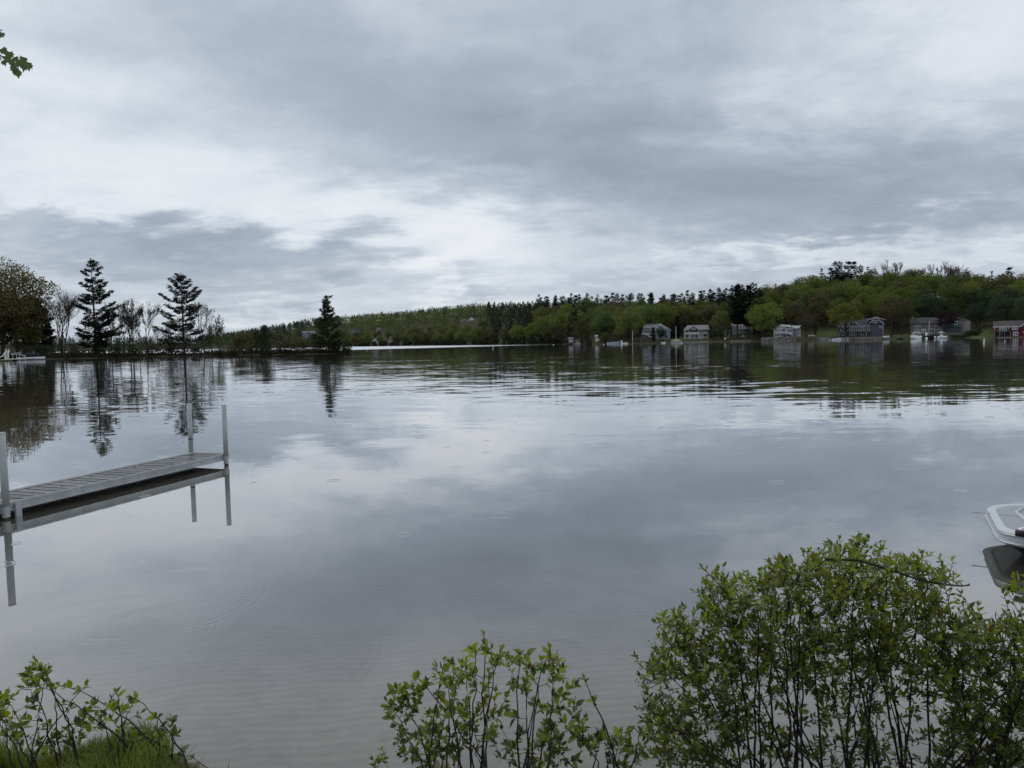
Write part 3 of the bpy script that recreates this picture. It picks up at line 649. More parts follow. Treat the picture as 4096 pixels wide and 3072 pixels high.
for px, yt in [(3322, 1072), (3340, 1046), (3356, 1045), (3378, 1060), (3395, 1046), (3415, 1046), (3440, 1060), (3470, 1066)]:   # dark pines standing on the ridge
    pend.append(('pine', px, 468 + rnd.uniform(0, 8), yt))
for px, yt in [(3612, 1034), (3655, 1066), (3690, 1058), (3745, 1050), (3790, 1044), (3830, 1052), (3868, 1062)]:   # leafless crowns above the canopy
    pend.append(('bare', px, 452 + rnd.uniform(0, 10), yt))
# far hillside left of the pine stand
for k, off in enumerate([12, 24, 37, 52, 69, 88]):
    px = 1180 + rnd.uniform(0, 30)
    while px < 2165:
        Ds = float(np.interp(px, FAR_PX, FAR_D)); Dr = float(np.interp(px, RIDGE_PX, RIDGE_D)); Dd = Ds+off+rnd.uniform(-5, 5)
        if hides(px, Dd, 16, 60): px += 14; continue
        r_ = rnd.random(); pn = (px > 1940 and off > 20 and r_ < .8) or r_ < .07
        pend.append(('pine' if pn else 'dec', px, Dd, None, .62 + .25*max(0, (px-1900)/300)))
        px += (10.5+k*.5)*F/Dd*rnd.uniform(.75, 1.25)
pend.sort(key=lambda e: e[2])
CNT = {}
NAMES = {'drk': 'broadleaf_tree', 'pine': 'pine_tree', 'dec': 'broadleaf_tree', 'spr': 'hemlock_tree', 'bare': 'bare_tree'}
words = {'pine': 'dark pine', 'dec': 'green broadleaf tree', 'spr': 'dark green hemlock', 'bare': 'grey leafless tree'}
pend2 = []
for e in pend:
    kind, px, Dd = e[:3]; yt = e[3] if len(e) > 3 else None; ls = e[4] if len(e) > 4 else 1.0
    x = (px-CX)/F*Dd
    if kind == 'dec': c = rnd.choice(YG if rnd.random() < .78 else BR); p = rnd.choice(DEC); H = rnd.uniform(13, 19)*ls
    elif kind == 'pine': c = rnd.choice(DG); p = rnd.choice(PIN); H = rnd.uniform(17, 22)*ls
    elif kind == 'drk': c = rnd.choice([(.045, .072, .032), (.055, .080, .034), (.040, .060, .032)]); p = rnd.choice(DEC); H = rnd.uniform(12, 17)
    elif kind == 'spr': c = (.026, .044, .024); p = rnd.choice(SPR); H = rnd.uniform(13, 18)
    else: c = (.07, .065, .045); p = rnd.choice(BAR); H = rnd.uniform(17, 21)
    if yt: H = h_from(px, yt, Dd)
    k_ = rnd.uniform(.8, 1.2); c = tuple(v_*k_ for v_ in c)
    tone = ('yellow-green' if c[0] > c[1]*.92 and c[1] > .075 else 'brownish' if c[0] > c[1] else 'mid green') if kind == 'dec' else ''
    pend2.append((kind, px, Dd, H, c, p, x, tone))
# number each kind from left to right inside its zone and height band so that every label names one tree
def band(e):
    Ds = float(np.interp(e[1], FAR_PX, FAR_D)); Dr = float(np.interp(e[1], RIDGE_PX, RIDGE_D)); u = (e[2]-Ds)/(Dr-Ds)
    return 'on shore by' if u < .12 else 'low behind' if u < .38 else 'midslope behind' if u < .72 else 'hilltop behind'
ORD = ['first', 'second', 'third', 'fourth', 'fifth', 'sixth', 'seventh', 'eighth', 'ninth', 'tenth', 'eleventh', 'twelfth', 'thirteenth', 'fourteenth', 'fifteenth', 'sixteenth', 'seventeenth', 'eighteenth', 'nineteenth', 'twentieth', 'twenty-first', 'twenty-second', 'twenty-third', 'twenty-fourth', 'twenty-fifth', 'twenty-sixth', 'twenty-seventh', 'twenty-eighth', 'twenty-ninth', 'thirtieth'] + ['thirty-'+w_ for w_ in ('first', 'second', 'third', 'fourth', 'fifth', 'sixth', 'seventh', 'eighth', 'ninth')]
pend2.sort(key=lambda e: e[1])
for e in pend2:
    kind, px, Dd, H, c, p, x, tone = e
    wd = {'drk': 'dark green broadleaf tree', 'dec': f'{tone} broadleaf tree', 'pine': 'dark pine', 'spr': 'dark green hemlock', 'bare': 'grey leafless tree'}[kind]
    key = (wd, band(e), zone(px)); n_ = CNT.get(key, 0); CNT[key] = n_+1
    lb = f'{ORD[min(n_, 38)]} {wd} from left, {key[1]} {key[2]}'
    place(p, NAMES[kind], lb, (x, Dd, gz(x, Dd)-.3), H, rnd.uniform(0, 6.28), c, 'tree', 'trees on the hillside across the lake', rnd.uniform(.9, 1.15))
# distant woods that read as one mass: far shore behind the point, and the back of the hill
rs = np.random.RandomState(9); cs = []
for i in range(420):
    px = rs.uniform(-350, 1230); Ds = float(np.interp(px, FAR_PX, FAR_D)); Dd = Ds + 8 + rs.uniform(0, 1)**1.3*300
    cs.append((px, Dd, rs.uniform(11, 19)))
for i in range(260):
    px = rs.uniform(2150, 4300); Dr = float(np.interp(px, RIDGE_PX, RIDGE_D)); cs.append((px, Dr+rs.uniform(5, 40), rs.uniform(13, 18)))
for i in range(150):                                   # growth along the far channel waterline
    px = rs.uniform(1380, 2250); Ds = float(np.interp(px, FAR_PX, FAR_D)); cs.append((px, Ds+rs.uniform(1, 6), rs.uniform(2.2, 5)))
Cw = []
for px, Dd, H in cs:
    x = (px-CX)/F*Dd; z = gz(x, Dd); n_ = 150; d = rs.normal(size=(n_, 3)); d /= np.linalg.norm(d, axis=1, keepdims=True)
    con = rs.uniform() < .35; rad = rs.uniform(.4, 1, (n_, 1))**.5; q_ = d*rad
    if con: q_[:, :2] *= (.55-.5*q_[:, 2:3])*.75
    Cw.append(np.array([x, Dd, z+H*.52]) + q_*np.array([H*.40, H*.40, H*.52]))
Vq, Fq = quads_from(np.concatenate(Cw), 1.2, .9, rs)
fo = link('distant_woods', npmesh('distant_woods', Vq, Fq, leafmat('distant_foliage', None, .4, .07, .2, .7))); fo.color = (.040, .050, .024, 1)
tag(fo, 'distant dark woods behind the wooded point and over the ridge', 'woods', kind='stuff')
# the wooded far hill above the channel: broadleaf and pine crowns packed into one canopy
for nm, col_, share, lab in (('hill_canopy', (.125, .145, .044), 0, 'soft green broadleaf canopy covering the far hill above the channel'), ('hill_pines', (.030, .045, .029), 1, 'dark pines scattered through the canopy of the far hill')):
    rs = np.random.RandomState(60+share); Cw = []
    for px in np.arange(800, 2200, 3.2):
        Ds = float(np.interp(px, FAR_PX, FAR_D)); Dr = float(np.interp(px, RIDGE_PX, RIDGE_D))
        p_ = px+rs.uniform(-8, 8); u = rs.uniform(0, 1); Dd = Ds+98+u*(Dr+12-Ds-98)
        for rep in range(3):
            u = rs.uniform(0, 1)**.8; Dd = Ds+98+u*(Dr+12-Ds-98); x = (p_-CX)/F*Dd
            con = rs.uniform() < (.82 if (p_ > 1960 or u > .90 or (p_ < 1340 and u > .3)) else .08)
            if con != bool(share) or hides(p_, Dd): continue
            H = rs.uniform(10, 15) if con else rs.uniform(8.5, 13); n_ = 150; d = rs.normal(size=(n_, 3)); d /= np.linalg.norm(d, axis=1, keepdims=True)
            q_ = d*rs.uniform(.4, 1, (n_, 1))**.4
            if con: q_[:, :2] *= (.62-.5*q_[:, 2:3])*.85
            else: q_ += .16*np.sin(d*5+rs.uniform(0, 6, 3))
            Cw.append(np.array([x, Dd, gz(x, Dd)+H*.52]) + q_*np.array([H*.46, H*.46, H*.50]))
    Vq, Fq = quads_from(np.concatenate(Cw), .95, .75, rs)
    fo = link(nm, npmesh(nm, Vq, Fq, leafmat('hill_foliage', None, .42, .06, .22, .7))); fo.color = (*col_, 1); tag(fo, lab, 'canopy' if not share else 'pines', kind='stuff')
# brush and saplings filling the gaps under the shoreline trees
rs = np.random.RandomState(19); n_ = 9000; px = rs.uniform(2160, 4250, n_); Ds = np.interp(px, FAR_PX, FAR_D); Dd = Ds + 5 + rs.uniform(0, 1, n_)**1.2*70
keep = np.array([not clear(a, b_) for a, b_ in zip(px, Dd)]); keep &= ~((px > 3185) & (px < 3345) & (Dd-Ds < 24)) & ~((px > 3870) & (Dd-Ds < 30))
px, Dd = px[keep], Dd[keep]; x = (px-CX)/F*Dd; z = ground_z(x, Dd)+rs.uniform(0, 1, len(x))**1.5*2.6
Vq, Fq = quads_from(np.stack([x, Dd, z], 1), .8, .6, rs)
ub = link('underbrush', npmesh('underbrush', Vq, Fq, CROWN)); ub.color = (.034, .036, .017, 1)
tag(ub, 'dark underbrush beneath the trees behind the lake houses', 'underbrush', kind='stuff')
# ------------------------------------------------------------------ buildings
WHITE = mat('white_paint', (.72, .73, .73), .6, .06); TRIM = mat('white_trim', (.66, .67, .68), .6, .06)
GLASS = mat('window_glass', (.012, .014, .017), .08, .05, spec=.6); SHING = mat('dark_shingle', (.055, .056, .062), .9, .25, 1.5)
GSH = mat('grey_shingle', (.16, .165, .19), .9, .15, 1.2); PSH = mat('pale_shingle', (.20, .19, .185), .9, .15, 1.2); LSH = mat('light_roof', (.34, .35, .37), .8, .12, 1.2)
BSH = mat('brown_shingle', (.075, .060, .058), .9, .2, 1.2)
GREYW = mat('grey_siding', (.21, .225, .25), .8, .08, 2.0); BLUEG = mat('blue_grey_siding', (.095, .108, .135), .8, .08, 2.0); DGREY = mat('dark_grey_siding', (.075, .075, .078), .85, .12, 2.0)
BEIGE = mat('beige_siding', (.36, .335, .32), .8, .08, 2.0); TAUPE = mat('taupe_siding', (.19, .175, .16), .85, .08, 2.0); REDW = mat('red_siding', (.125, .028, .030), .85, .12, 2.0)
CREAM = mat('cream_siding', (.42, .42, .40), .8, .1, 2.0); WOOD = mat('weathered_wood', (.17, .155, .135), .9, .25, 3.0); TEAL = mat('teal_paint', (.045, .075, .075), .7, .15, 2.0)
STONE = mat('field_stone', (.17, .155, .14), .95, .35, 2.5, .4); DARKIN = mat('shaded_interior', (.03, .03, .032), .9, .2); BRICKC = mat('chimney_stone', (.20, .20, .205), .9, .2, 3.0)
SHUT = mat('dark_shutter', (.03, .033, .036), .8, .1)
class House:
    def __init__(s, name, label, px, py, Y, cat='house'):
        s.px, s.py, s.Y, s.k = px, py, Y, Y/F
        p = at_Y(px, py, Y); az = math.atan2(p.x, p.y); s.ca = math.cos(az); s.o = thing(name, label, cat, p, -az); s.base = p
    def X(s, px): return (px-s.px)*s.k*s.ca
    def Z(s, px, py): return (s.py-.02*(px-s.px)-py)*s.k
    def part(s, name, mb, M, parent=None): return mb.build(name, M, parent or s.o)
    def box(s, name, M, x0, y0, x1, y1, d0, d1, parent=None, down=0.0):
        c = (x0+x1)/2
        return s.part(name, MB().box(s.X(x0), s.X(x1), d0, d1, s.Z(c, y1)-down, s.Z(c, y0)), M, parent)
    def win(s, x0, y0, x1, y1, d=0.0, n=1, fr=.14, M=None, name='window', glass=None):
        """framed window: frame bars proud of the wall, n panes set back in it"""
        c = (x0+x1)/2; a, b_ = s.X(x0), s.X(x1); z0, z1 = s.Z(c, y1), s.Z(c, y0); mb = MB()
        mb.box(a, b_, d-.07, d-.003, z0, z0+fr); mb.box(a, b_, d-.07, d-.003, z1-fr, z1)
        w = (b_-a-fr)/n
        for i in range(n+1): mb.box(a+i*w, a+i*w+fr, d-.068, d-.004, z0+fr, z1-fr)
        f = s.part(name, mb, M or TRIM)
        for i in range(n):
            s.part('pane', MB().box(a+i*w+fr, a+(i+1)*w, d-.04, d-.006, z0+fr, z1-fr), glass or GLASS, f)
        return f
    def gable(s, x0, xp, x1, ye0, yp, ye1, d0, d1, M, roofM, over=.35, trim=None, fwdo=.35):
        """gable facing the camera: wall triangle + two roof slabs"""
        P = [(s.X(x0), s.Z(x0, ye0)), (s.X(x1), s.Z(x1, ye1)), (s.X(xp), s.Z(xp, yp))]
        s.part('gable_wall', MB().extr(P, d0, d1), M)
        rf = MB(); 
        for (a, e) in ((P[0], -1), (P[1], 1)):
            dx, dz = a[0]-P[2][0], a[1]-P[2][1]; L = math.hypot(dx, dz); ex = (a[0]+dx/L*over, a[1]+dz/L*over)
            q0 = (P[2][0], d0-fwdo, P[2][1]+.02); q1 = (ex[0], d0-fwdo, ex[1]+.02); q2 = (ex[0], d1, ex[1]+.02); q3 = (P[2][0], d1, P[2][1]+.02)
            rf.slab(*( (q0, q1, q2, q3) if e > 0 else (q1, q0, q3, q2)), .14)
        r = s.part('roof', rf, roofM)
        if trim:
            tm = MB()
            for a in (P[0], P[1]):
                dx, dz = a[0]-P[2][0], a[1]-P[2][1]; L = math.hypot(dx, dz); ex = (a[0]+dx/L*over, a[1]+dz/L*over)
                tm.add([(P[2][0], d0-fwdo-.05, P[2][1]-.26), (ex[0], d0-fwdo-.05, ex[1]-.26), (ex[0], d0-fwdo-.05, ex[1]+.10), (P[2][0], d0-fwdo-.05, P[2][1]+.12),
                        (P[2][0], d0-fwdo-.005, P[2][1]-.26), (ex[0], d0-fwdo-.005, ex[1]-.26), (ex[0], d0-fwdo-.005, ex[1]+.10), (P[2][0], d0-fwdo-.005, P[2][1]+.12)],
                       [(0,1,2,3),(7,6,5,4),(0,4,5,1),(3,2,6,7),(1,5,6,2),(0,3,7,4)])
            s.part('rake_trim', tm, trim, r)
        return r
    def eave(s, x0, x1, ye, yr, d0, depth, roofM, over=.4, trim=None, hip0=0.0, hip1=0.0, wallM=None):
        """ridge parallel to the shore: front and back slope, gable triangles at the ends"""
        c = (x0+x1)/2; a, b_ = s.X(x0), s.X(x1); ze, zr = s.Z(c, ye), s.Z(c, yr); m_ = depth/2
        sl = (zr-ze)/m_; e0 = ze-over*sl
        rf = MB().slab((a-over, d0-over, e0), (b_+over, d0-over, e0), (b_+over-hip1, d0+m_, zr), (a-over+hip0, d0+m_, zr), .14)
        rf.slab((b_+over, d0+depth+over, e0), (a-over, d0+depth+over, e0), (a-over+hip0, d0+m_, zr), (b_+over-hip1, d0+m_, zr), .14)
        for xx, hh in ((a, hip0), (b_, -hip1)):
            rf.add([(xx, d0, ze), (xx, d0+depth, ze), (xx+hh, d0+m_, zr)], [(0, 1, 2)]) if abs(hh) > .1 else None
        r = s.part('roof', rf, roofM)
        if wallM:
            for xx, sg in ((a, 1), (b_, -1)):
                if abs(hip0 if sg > 0 else hip1) < .1:
                    s.part('gable_wall', MB().add([(xx, d0, ze), (xx, d0+depth, ze), (xx, d0+m_, zr-.05), (xx+sg*.1, d0, ze), (xx+sg*.1, d0+depth, ze), (xx+sg*.1, d0+m_, zr-.05)], [(0,2,1),(3,4,5),(0,1,4,3),(1,2,5,4),(2,0,3,5)]), wallM)
        if trim: s.part('eave_trim', MB().box(a-over, b_+over, d0-over-.06, d0-over-.004, e0-.10, e0+.17), trim, r)
        return r
    def post(s, px, y0, y1, d, w=.14, M=None, name='post'):
        return s.part(name, MB().box(s.X(px)-w/2, s.X(px)+w/2, d-w/2, d+w/2, s.Z(px, y1)-.25, s.Z(px, y0)), M or TRIM)
    def rail(s, x0, x1, yt, yb, d, M=None, n=None):
        c = (x0+x1)/2; a, b_ = s.X(x0), s.X(x1); z0, z1 = s.Z(c, yb), s.Z(c, yt); mb = MB()
        mb.box(a, b_, d-.05, d+.05, z1-.08, z1); mb.box(a, b_, d-.04, d+.04, z0+.05, z0+.12); n = n or int((b_-a)/.28)
        for i in range(n+1): x = a+(b_-a)*i/n; mb.box(x-.03, x+.03, d-.03, d+.03, z0+.12, z1-.08)
        return s.part('railing', mb, M or TRIM)

# -- blue-grey house with the long sunroom and tall gable
h = House('blue_grey_house', 'blue-grey house with tall front gable and long windowed wing above a low seawall', 3450, 1344, 338)
h.box('wall', BLUEG, 3481, 1299, 3531, 1346, 0, 9, down=.6)
h.gable(3481, 3501, 3531, 1290, 1270, 1293, 0, 9, BLUEG, SHING, .5, TRIM)
h.box('wall', BLUEG, 3476, 1284, 3534.5, 1340, 1.6, 10)
h.gable(3472, 3501, 3535, 1280, 1268.5, 1278, 1.6, 11, BLUEG, SHING, .5, TRIM, .3)
h.box('wall', DGREY, 3351, 1303, 3481.5, 1346, 1.2, 9.5, down=.6)
h.eave(3352, 3480, 1302, 1275, 1.2, 8.6, SHING, .45, TRIM, wallM=DGREY)
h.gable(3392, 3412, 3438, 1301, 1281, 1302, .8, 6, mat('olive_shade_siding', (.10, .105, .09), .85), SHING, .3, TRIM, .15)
h.win(3408, 1287, 3415, 1293, .8)
for x0, x1 in ((3360, 3389), (3396, 3427), (3432, 3462)): h.win(x0, 1307, x1, 1324, 1.2, 4, .16)
h.win(3468, 1307, 3480, 1325, 1.2, 2, .14)
h.win(3491, 1282, 3509, 1293.5, 0, 2, .18); h.win(3517, 1304, 3526, 1313, 0, 1, .16)
h.box('corner_board', TRIM, 3530, 1294, 3531.8, 1341, -.06, -.004)
h.box('deck', WOOD, 3350, 1326, 3480, 1328.2, -.9, 1.15)
for px in (3351, 3357, 3414, 3441, 3465, 3474): h.post(px, 1328.4, 1346, -.7, .2 if px in (3465, 3441) else .14, TRIM if px in (3465, 3357) else WOOD)
h.win(3365, 1331, 3384, 1343, 1.2, 2, .14); h.win(3397, 1330, 3412, 1346, 1.2, 2, .13, name='door'); h.win(3416, 1330, 3427, 1346, 1.2, 1, .16, name='door'); h.win(3437, 1331, 3456, 1341, 1.2, 2, .14)
# -- taupe house
h = House('taupe_house', 'long taupe house with dark roof, grey chimney and green glazed porch', 3750, 1335, 324)
h.box('wall', TAUPE, 3641, 1292, 3812, 1337, 0, 9, down=.8)
h.eave(3641, 3808, 1292, 1270, 0, 9, SHING, .45, SHUT, wallM=TAUPE)
h.box('solar_panel', mat('solar_glass', (.05, .055, .075), .2, .1, spec=.6), 3676, 1276, 3752, 1276.3, 3.0, 3.1)
h.box('wall', TAUPE, 3800, 1281, 3853, 1337, -.6, 9, down=.8)
h.gable(3798, 3816, 3853, 1272, 1264, 1281, -.6, 9, TAUPE, SHING, .6, PSH)
h.box('side_wall', mat('pale_taupe_siding', (.25, .24, .225), .85), 3853.2, 1284, 3878, 1336, -.2, 12, down=.8)
h.gable(3830, 3846, 3880, 1283, 1271, 1283, 2, 12, TAUPE, SHING, .3)
h.box('chimney', BRICKC, 3643.5, 1262, 3653, 1281, 3.2, 4.6)
for x0, y0, x1, y1, n in ((3657, 1294, 3683, 1306, 3), (3736, 1293, 3758, 1304, 3), (3806, 1286, 3829, 1299, 2), (3655, 1317, 3680, 1328, 3)):
    d = 0 if x0 < 3800 else -.6
    h.win(x0, y0, x1, y1, d, n, .17)
    h.box('shutter', SHUT, x0-4, y0+.5, x0-.6, y1-.5, d-.05, d-.004); h.box('shutter', SHUT, x1+.6, y0+.5, x1+4, y1-.5, d-.05, d-.004)
h.win(3684, 1316, 3702, 1332, 0, 2, .3, name='door'); h.win(3711, 1315, 3738, 1332, 0, 2, .18, name='door'); h.win(3752, 1316, 3768, 1332, 0, 2, .13, name='door')
h.box('porch_wall', TEAL, 3768, 1309.5, 3842, 1336, -2.4, -.61, down=.5)
h.part('porch_roof', MB().slab((h.X(3776), -2.8, h.Z(3800, 1309.5)), (h.X(3846), -2.8, h.Z(3800, 1309.5)), (h.X(3843), -.62, h.Z(3800, 1300)), (h.X(3784), -.62, h.Z(3800, 1300)), .1), mat('green_roof', (.05, .075, .065), .85, .15))
for i in range(8): h.win(3770+i*9, 1314, 3777.5+i*9, 1333, -2.4, 1, .07, M=TEAL)
h.box('terrace', STONE, 3680, 1331.5, 3842, 1333.5, -4.6, -2.6, down=1.0)
# -- red house
h = House('red_house', 'red house with brown roof, white trim and raised deck at the right edge', 4030, 1347, 283)
h.box('wall', REDW, 3978, 1306, 4086, 1348, 0, 8.5, down=.5)
h.eave(3977, 4087, 1305, 1284, 0, 8.5, BSH, .5, TRIM, wallM=REDW)
h.box('wall', REDW, 4083, 1303, 4160, 1348, -1.6, 8.5, down=.5)
h.gable(4083, 4122, 4160, 1303, 1277, 1303, -1.6, 9, REDW, BSH, .5, TRIM)
h.box('chimney', mat('dark_brick', (.06, .045, .042), .9), 3978, 1283, 3987, 1296, 3.6, 4.6)
h.box('corner_board', TRIM, 3977.5, 1307.5, 3979.3, 1318, -.05, -.004); h.box('corner_board', TRIM, 3995, 1307, 3997.5, 1324, -.05, -.004)
h.win(4000, 1308, 4027, 1324, 0, 3, .14, glass=mat('curtained_glass', (.22, .25, .28), .15, .2)); h.box('panel', TRIM, 4033, 1307.5, 4035.5, 1316, -.05, -.004)
h.win(4047, 1305.5, 4071, 1319.5, 0, 2, .22, glass=mat('curtained_glass', (.22, .25, .28), .15, .2)); h.win(4052, 1327, 4073, 1344, 0, 2, .26, name='door', glass=mat('grey_door_glass', (.09, .09, .09), .3))
h.win(4093, 1325, 4103, 1333, -1.6, 1, .2)
h.box('deck', WOOD, 3977, 1324.6, 4042, 1326, -2.0, -.003)
h.rail(3997, 4042, 1317.5, 1324.6, -1.95, SHUT)
for px in (3977.5, 3998, 4018, 4041): h.post(px, 1326.2, 1346, -1.9, .2, WOOD)
h.box('under_deck_shade', DARKIN, 3979, 1327, 4044, 1347, -.04, -.004)  # thin dark sheet over the siding, painting the shade beneath the deck
h.win(4000, 1328, 4010, 1340, -.04, 1, .12, M=WOOD)
h.box('patio', STONE, 3985, 1346.5, 4110, 1348.5, -3.2, -1.61, down=.5)
# -- white house
h = House('white_house', 'white two-storey house with low front gable above the long stone seawall', 3140, 1346, 369)
h.box('wall', WHITE, 3095, 1314, 3148, 1348, 0, 10, down=.6)
h.gable(3095, 3121, 3148, 1315, 1302.5, 1314, 0, 10, WHITE, LSH, .5, TRIM)
h.box('wall', WHITE, 3148, 1313, 3170, 1347, .25, 10, down=.6)
h.part('roof', MB().slab((h.X(3120), -.2, h.Z(3145, 1304)), (h.X(3172), -.2, h.Z(3145, 1312.5)), (h.X(3172), 6, h.Z(3145, 1302)), (h.X(3120), 6, h.Z(3145, 1298)), .15), LSH)
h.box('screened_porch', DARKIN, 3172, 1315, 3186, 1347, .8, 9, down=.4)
for px in (3172.4, 3177, 3181.5, 3186): h.post(px, 1314, 1346, .74, .16, TRIM)
h.box('porch_floor', TRIM, 3172, 1330, 3187, 1331.2, .5, .78)
h.part('porch_roof', MB().slab((h.X(3168), .2, h.Z(3185, 1314.5)), (h.X(3196), .2, h.Z(3185, 1314.5)), (h.X(3206), 6, h.Z(3185, 1303)), (h.X(3166), 6, h.Z(3185, 1303)), .15), LSH)
h.box('annex_wall', WHITE, 3187, 1314, 3203, 1346, 4, 10, down=.4)
h.box('chimney', mat('dark_brick', (.06, .045, .042), .9), 3163, 1301, 3167.5, 1312, 2, 3)
for x0, y0, x1, y1, n in ((3097, 1317, 3102.5, 1325, 1), (3104, 1317, 3110, 1325, 1), (3113.5, 1317, 3119.5, 1325, 1), (3123.5, 1316.5, 3126.5, 1325, 1), (3128, 1316, 3140, 1325.5, 1), (3141, 1316.5, 3144.5, 1325, 1), (3104, 1334.5, 3117, 1344, 2)):
    h.win(x0, y0, x1, y1, 0, n, .12)
h.win(3149, 1316.5, 3169, 1328, .25, 4, .16); h.win(3127, 1333, 3142, 1347, 0, 2, .12, name='door')
for x0, x1 in ((3100.5, 3103), (3118, 3120.5), (3123, 3126), (3143, 3146)): h.box('shutter', SHUT, x0, 1333, x1, 1346, -.05, -.004)
h.part('gable_vent', MB().extr([(h.X(3119), h.Z(3121, 1309)), (h.X(3121), h.Z(3121, 1310.5)), (h.X(3123), h.Z(3121, 1309))], -.06, -.004), SHUT)
# -- beige house
h = House('beige_house', 'beige two-storey house with pale hip roof, centre gable and balconies', 2786, 1354, 379)
h.box('wall', BEIGE, 2738, 1320, 2833, 1356, .9, 10, down=.6)
h.eave(2737, 2834, 1319, 1301, 0, 10.5, PSH, .5, SHUT, 2.0, .6)
h.gable(2756, 2774, 2792, 1319, 1307, 1318, -.6, 4.5, mat('pale_gable', (.42, .40, .39), .8), PSH, .4, SHUT)
h.box('gable_porch_wall', BEIGE, 2756, 1318, 2792, 1320.5, -.55, .89)
h.win(2757, 1320.5, 2791, 1329, .6, 6, .12, M=SHUT); h.win(2744, 1320.5, 2754, 1328, .9, 1, .1, M=SHUT); h.win(2823, 1319, 2831, 1326, .9, 1, .1, M=SHUT)
h.box('deck', TRIM, 2735.5, 1336, 2794, 1337.2, -.9, .89); h.box('balcony_panel', mat('pale_panel', (.50, .49, .485), .7), 2756, 1329, 2793, 1336, -.9, -.82); h.rail(2735.5, 2755, 1330, 1336, -.86)
h.rail(2824, 2833.5, 1327, 1333.5, -.3); h.box('balcony_floor', TRIM, 2793.3, 1333.5, 2834, 1335, -.3, .89)
for px in (2738, 2756.5, 2776, 2794, 2811.5, 2832): h.post(px, 1320 if px in (2738, 2756.5, 2794) else 1335.2, 1353, -.6, .2, TRIM)
for x0, x1 in ((2744, 2754), (2769, 2781), (2784, 2793)): h.win(x0, 1338, x1, 1351, .9, 1, .1, M=SHUT, name='door')
h.win(2796, 1336, 2811, 1350, .9, 2, .12, name='door', glass=mat('curtained_glass', (.22, .25, .28), .15, .2)); h.win(2813, 1337, 2829, 1345, .9, 2, .12, M=SHUT)
h.box('terrace', TRIM, 2737, 1352.5, 2809, 1354.2, -2.6, .88, down=.3)
st = MB()
for i in range(8): st.box(h.X(2758)-i*.22, h.X(2758)-i*.22+.9, -3.0-.12*i, -2.7-.12*i, h.Z(2757, 1352.5)-.2*i-.1, h.Z(2757, 1352.5)-.2*i)
h.part('stair', st, TRIM)
h.box('terrace_wall', STONE, 2738, 1357, 2836, 1362, -3.6, -2.62, down=1.2)
# -- grey gabled house
h = House('grey_gabled_house', 'grey gabled house with white-trimmed windows half hidden by dark trees', 2625, 1351, 384)
h.box('wall', GREYW, 2569, 1308, 2640, 1352, 0, 11, down=.8)
h.eave(2568, 2641, 1308, 1295.5, 0, 11, GSH, .5, TRIM, 2.5, 0)
h.box('wall', GREYW, 2621, 1316, 2681, 1352, -1.2, 11, down=.8)
h.gable(2621, 2642.5, 2664, 1316, 1299.5, 1316, -1.2, 8, GREYW, GSH, .5, TRIM)
h.gable(2604, 2642, 2681, 1315, 1296, 1318, .2, 11, GREYW, GSH, .5, TRIM, .3)
h.win(2573, 1309.5, 2585.5, 1317, 0, 3, .14); h.win(2599, 1309.5, 2610, 1317, 0, 3, .14); h.win(2618, 1308, 2624, 1312.5, .2, 1, .14); h.win(2656, 1308.5, 2662, 1313, .2, 1, .14)
h.part('porch_roof', MB().slab((h.X(2568), -1.3, h.Z(2590, 1325.5)), (h.X(2608), -1.3, h.Z(2590, 1325.5)), (h.X(2606), -.01, h.Z(2590, 1321.5)), (h.X(2570), -.01, h.Z(2590, 1321.5)), .1), GSH)
for i in range(6): h.win(2570+i*6.2, 1327, 2575.4+i*6.2, 1333, -.02, 1, .13)
h.box('porch_deck', TRIM, 2566, 1336, 2604, 1337.5, -2.6, -.02); h.rail(2568, 2597, 1333.5, 1336, -2.5)
st = MB()
for i in range(9): st.box(h.X(2575)+i*.42, h.X(2575)+i*.42+1.5, -3.3-.25*i, -2.62-.25*i, h.Z(2590, 1336)-.2*i-.12, h.Z(2590, 1336)-.2*i)
h.part('stair', st, TRIM)
for px in (2571, 2580, 2597): h.post(px, 1337.6, 1350, -2.4, .16, TRIM)
# -- chimneyed cottage
h = House('cottage', 'small pale cottage with a white chimney behind a leaning pine', 2318, 1361, 376)
h.box('wall', CREAM, 2300, 1347, 2333, 1362, 0, 8, down=.8); h.eave(2299, 2334, 1347, 1341.5, 0, 8, LSH, .3, TRIM, wallM=CREAM)
h.box('wall', CREAM, 2275, 1354, 2294, 1364, -1, 6, down=.8); h.eave(2274, 2295, 1354, 1350, -1, 7, GSH, .3, None, wallM=CREAM)
h.box('chimney', WHITE, 2333, 1331, 2339, 1350, 2, 3.4); h.gable(2333, 2343, 2349, 1345, 1335.5, 1345, -.2, 7, CREAM, LSH, .3, TRIM); h.box('wall', CREAM, 2333, 1345, 2347, 1361, -.18, 7, down=.6)
h.win(2317, 1348.5, 2322, 1353, 0, 1, .12); h.win(2306, 1348.5, 2310, 1353, 0, 1, .1); h.win(2328, 1349, 2332, 1353.5, 0, 1, .1)
# -- small boathouse / shed
h = House('garden_shed', 'small white-framed shed among trees right of the cottage', 2387, 1358, 376, 'shed')
h.box('wall', WHITE, 2381, 1344.5, 2391, 1360, 0, 3, down=.8); h.eave(2380.5, 2391.5, 1344.5, 1341, 0, 3, LSH, .2, TRIM, wallM=WHITE); h.win(2383, 1346.5, 2390, 1354.5, 0, 2, .12)
h.box('step', TRIM, 2390, 1354, 2396, 1359, -.8, -.1, down=.5)
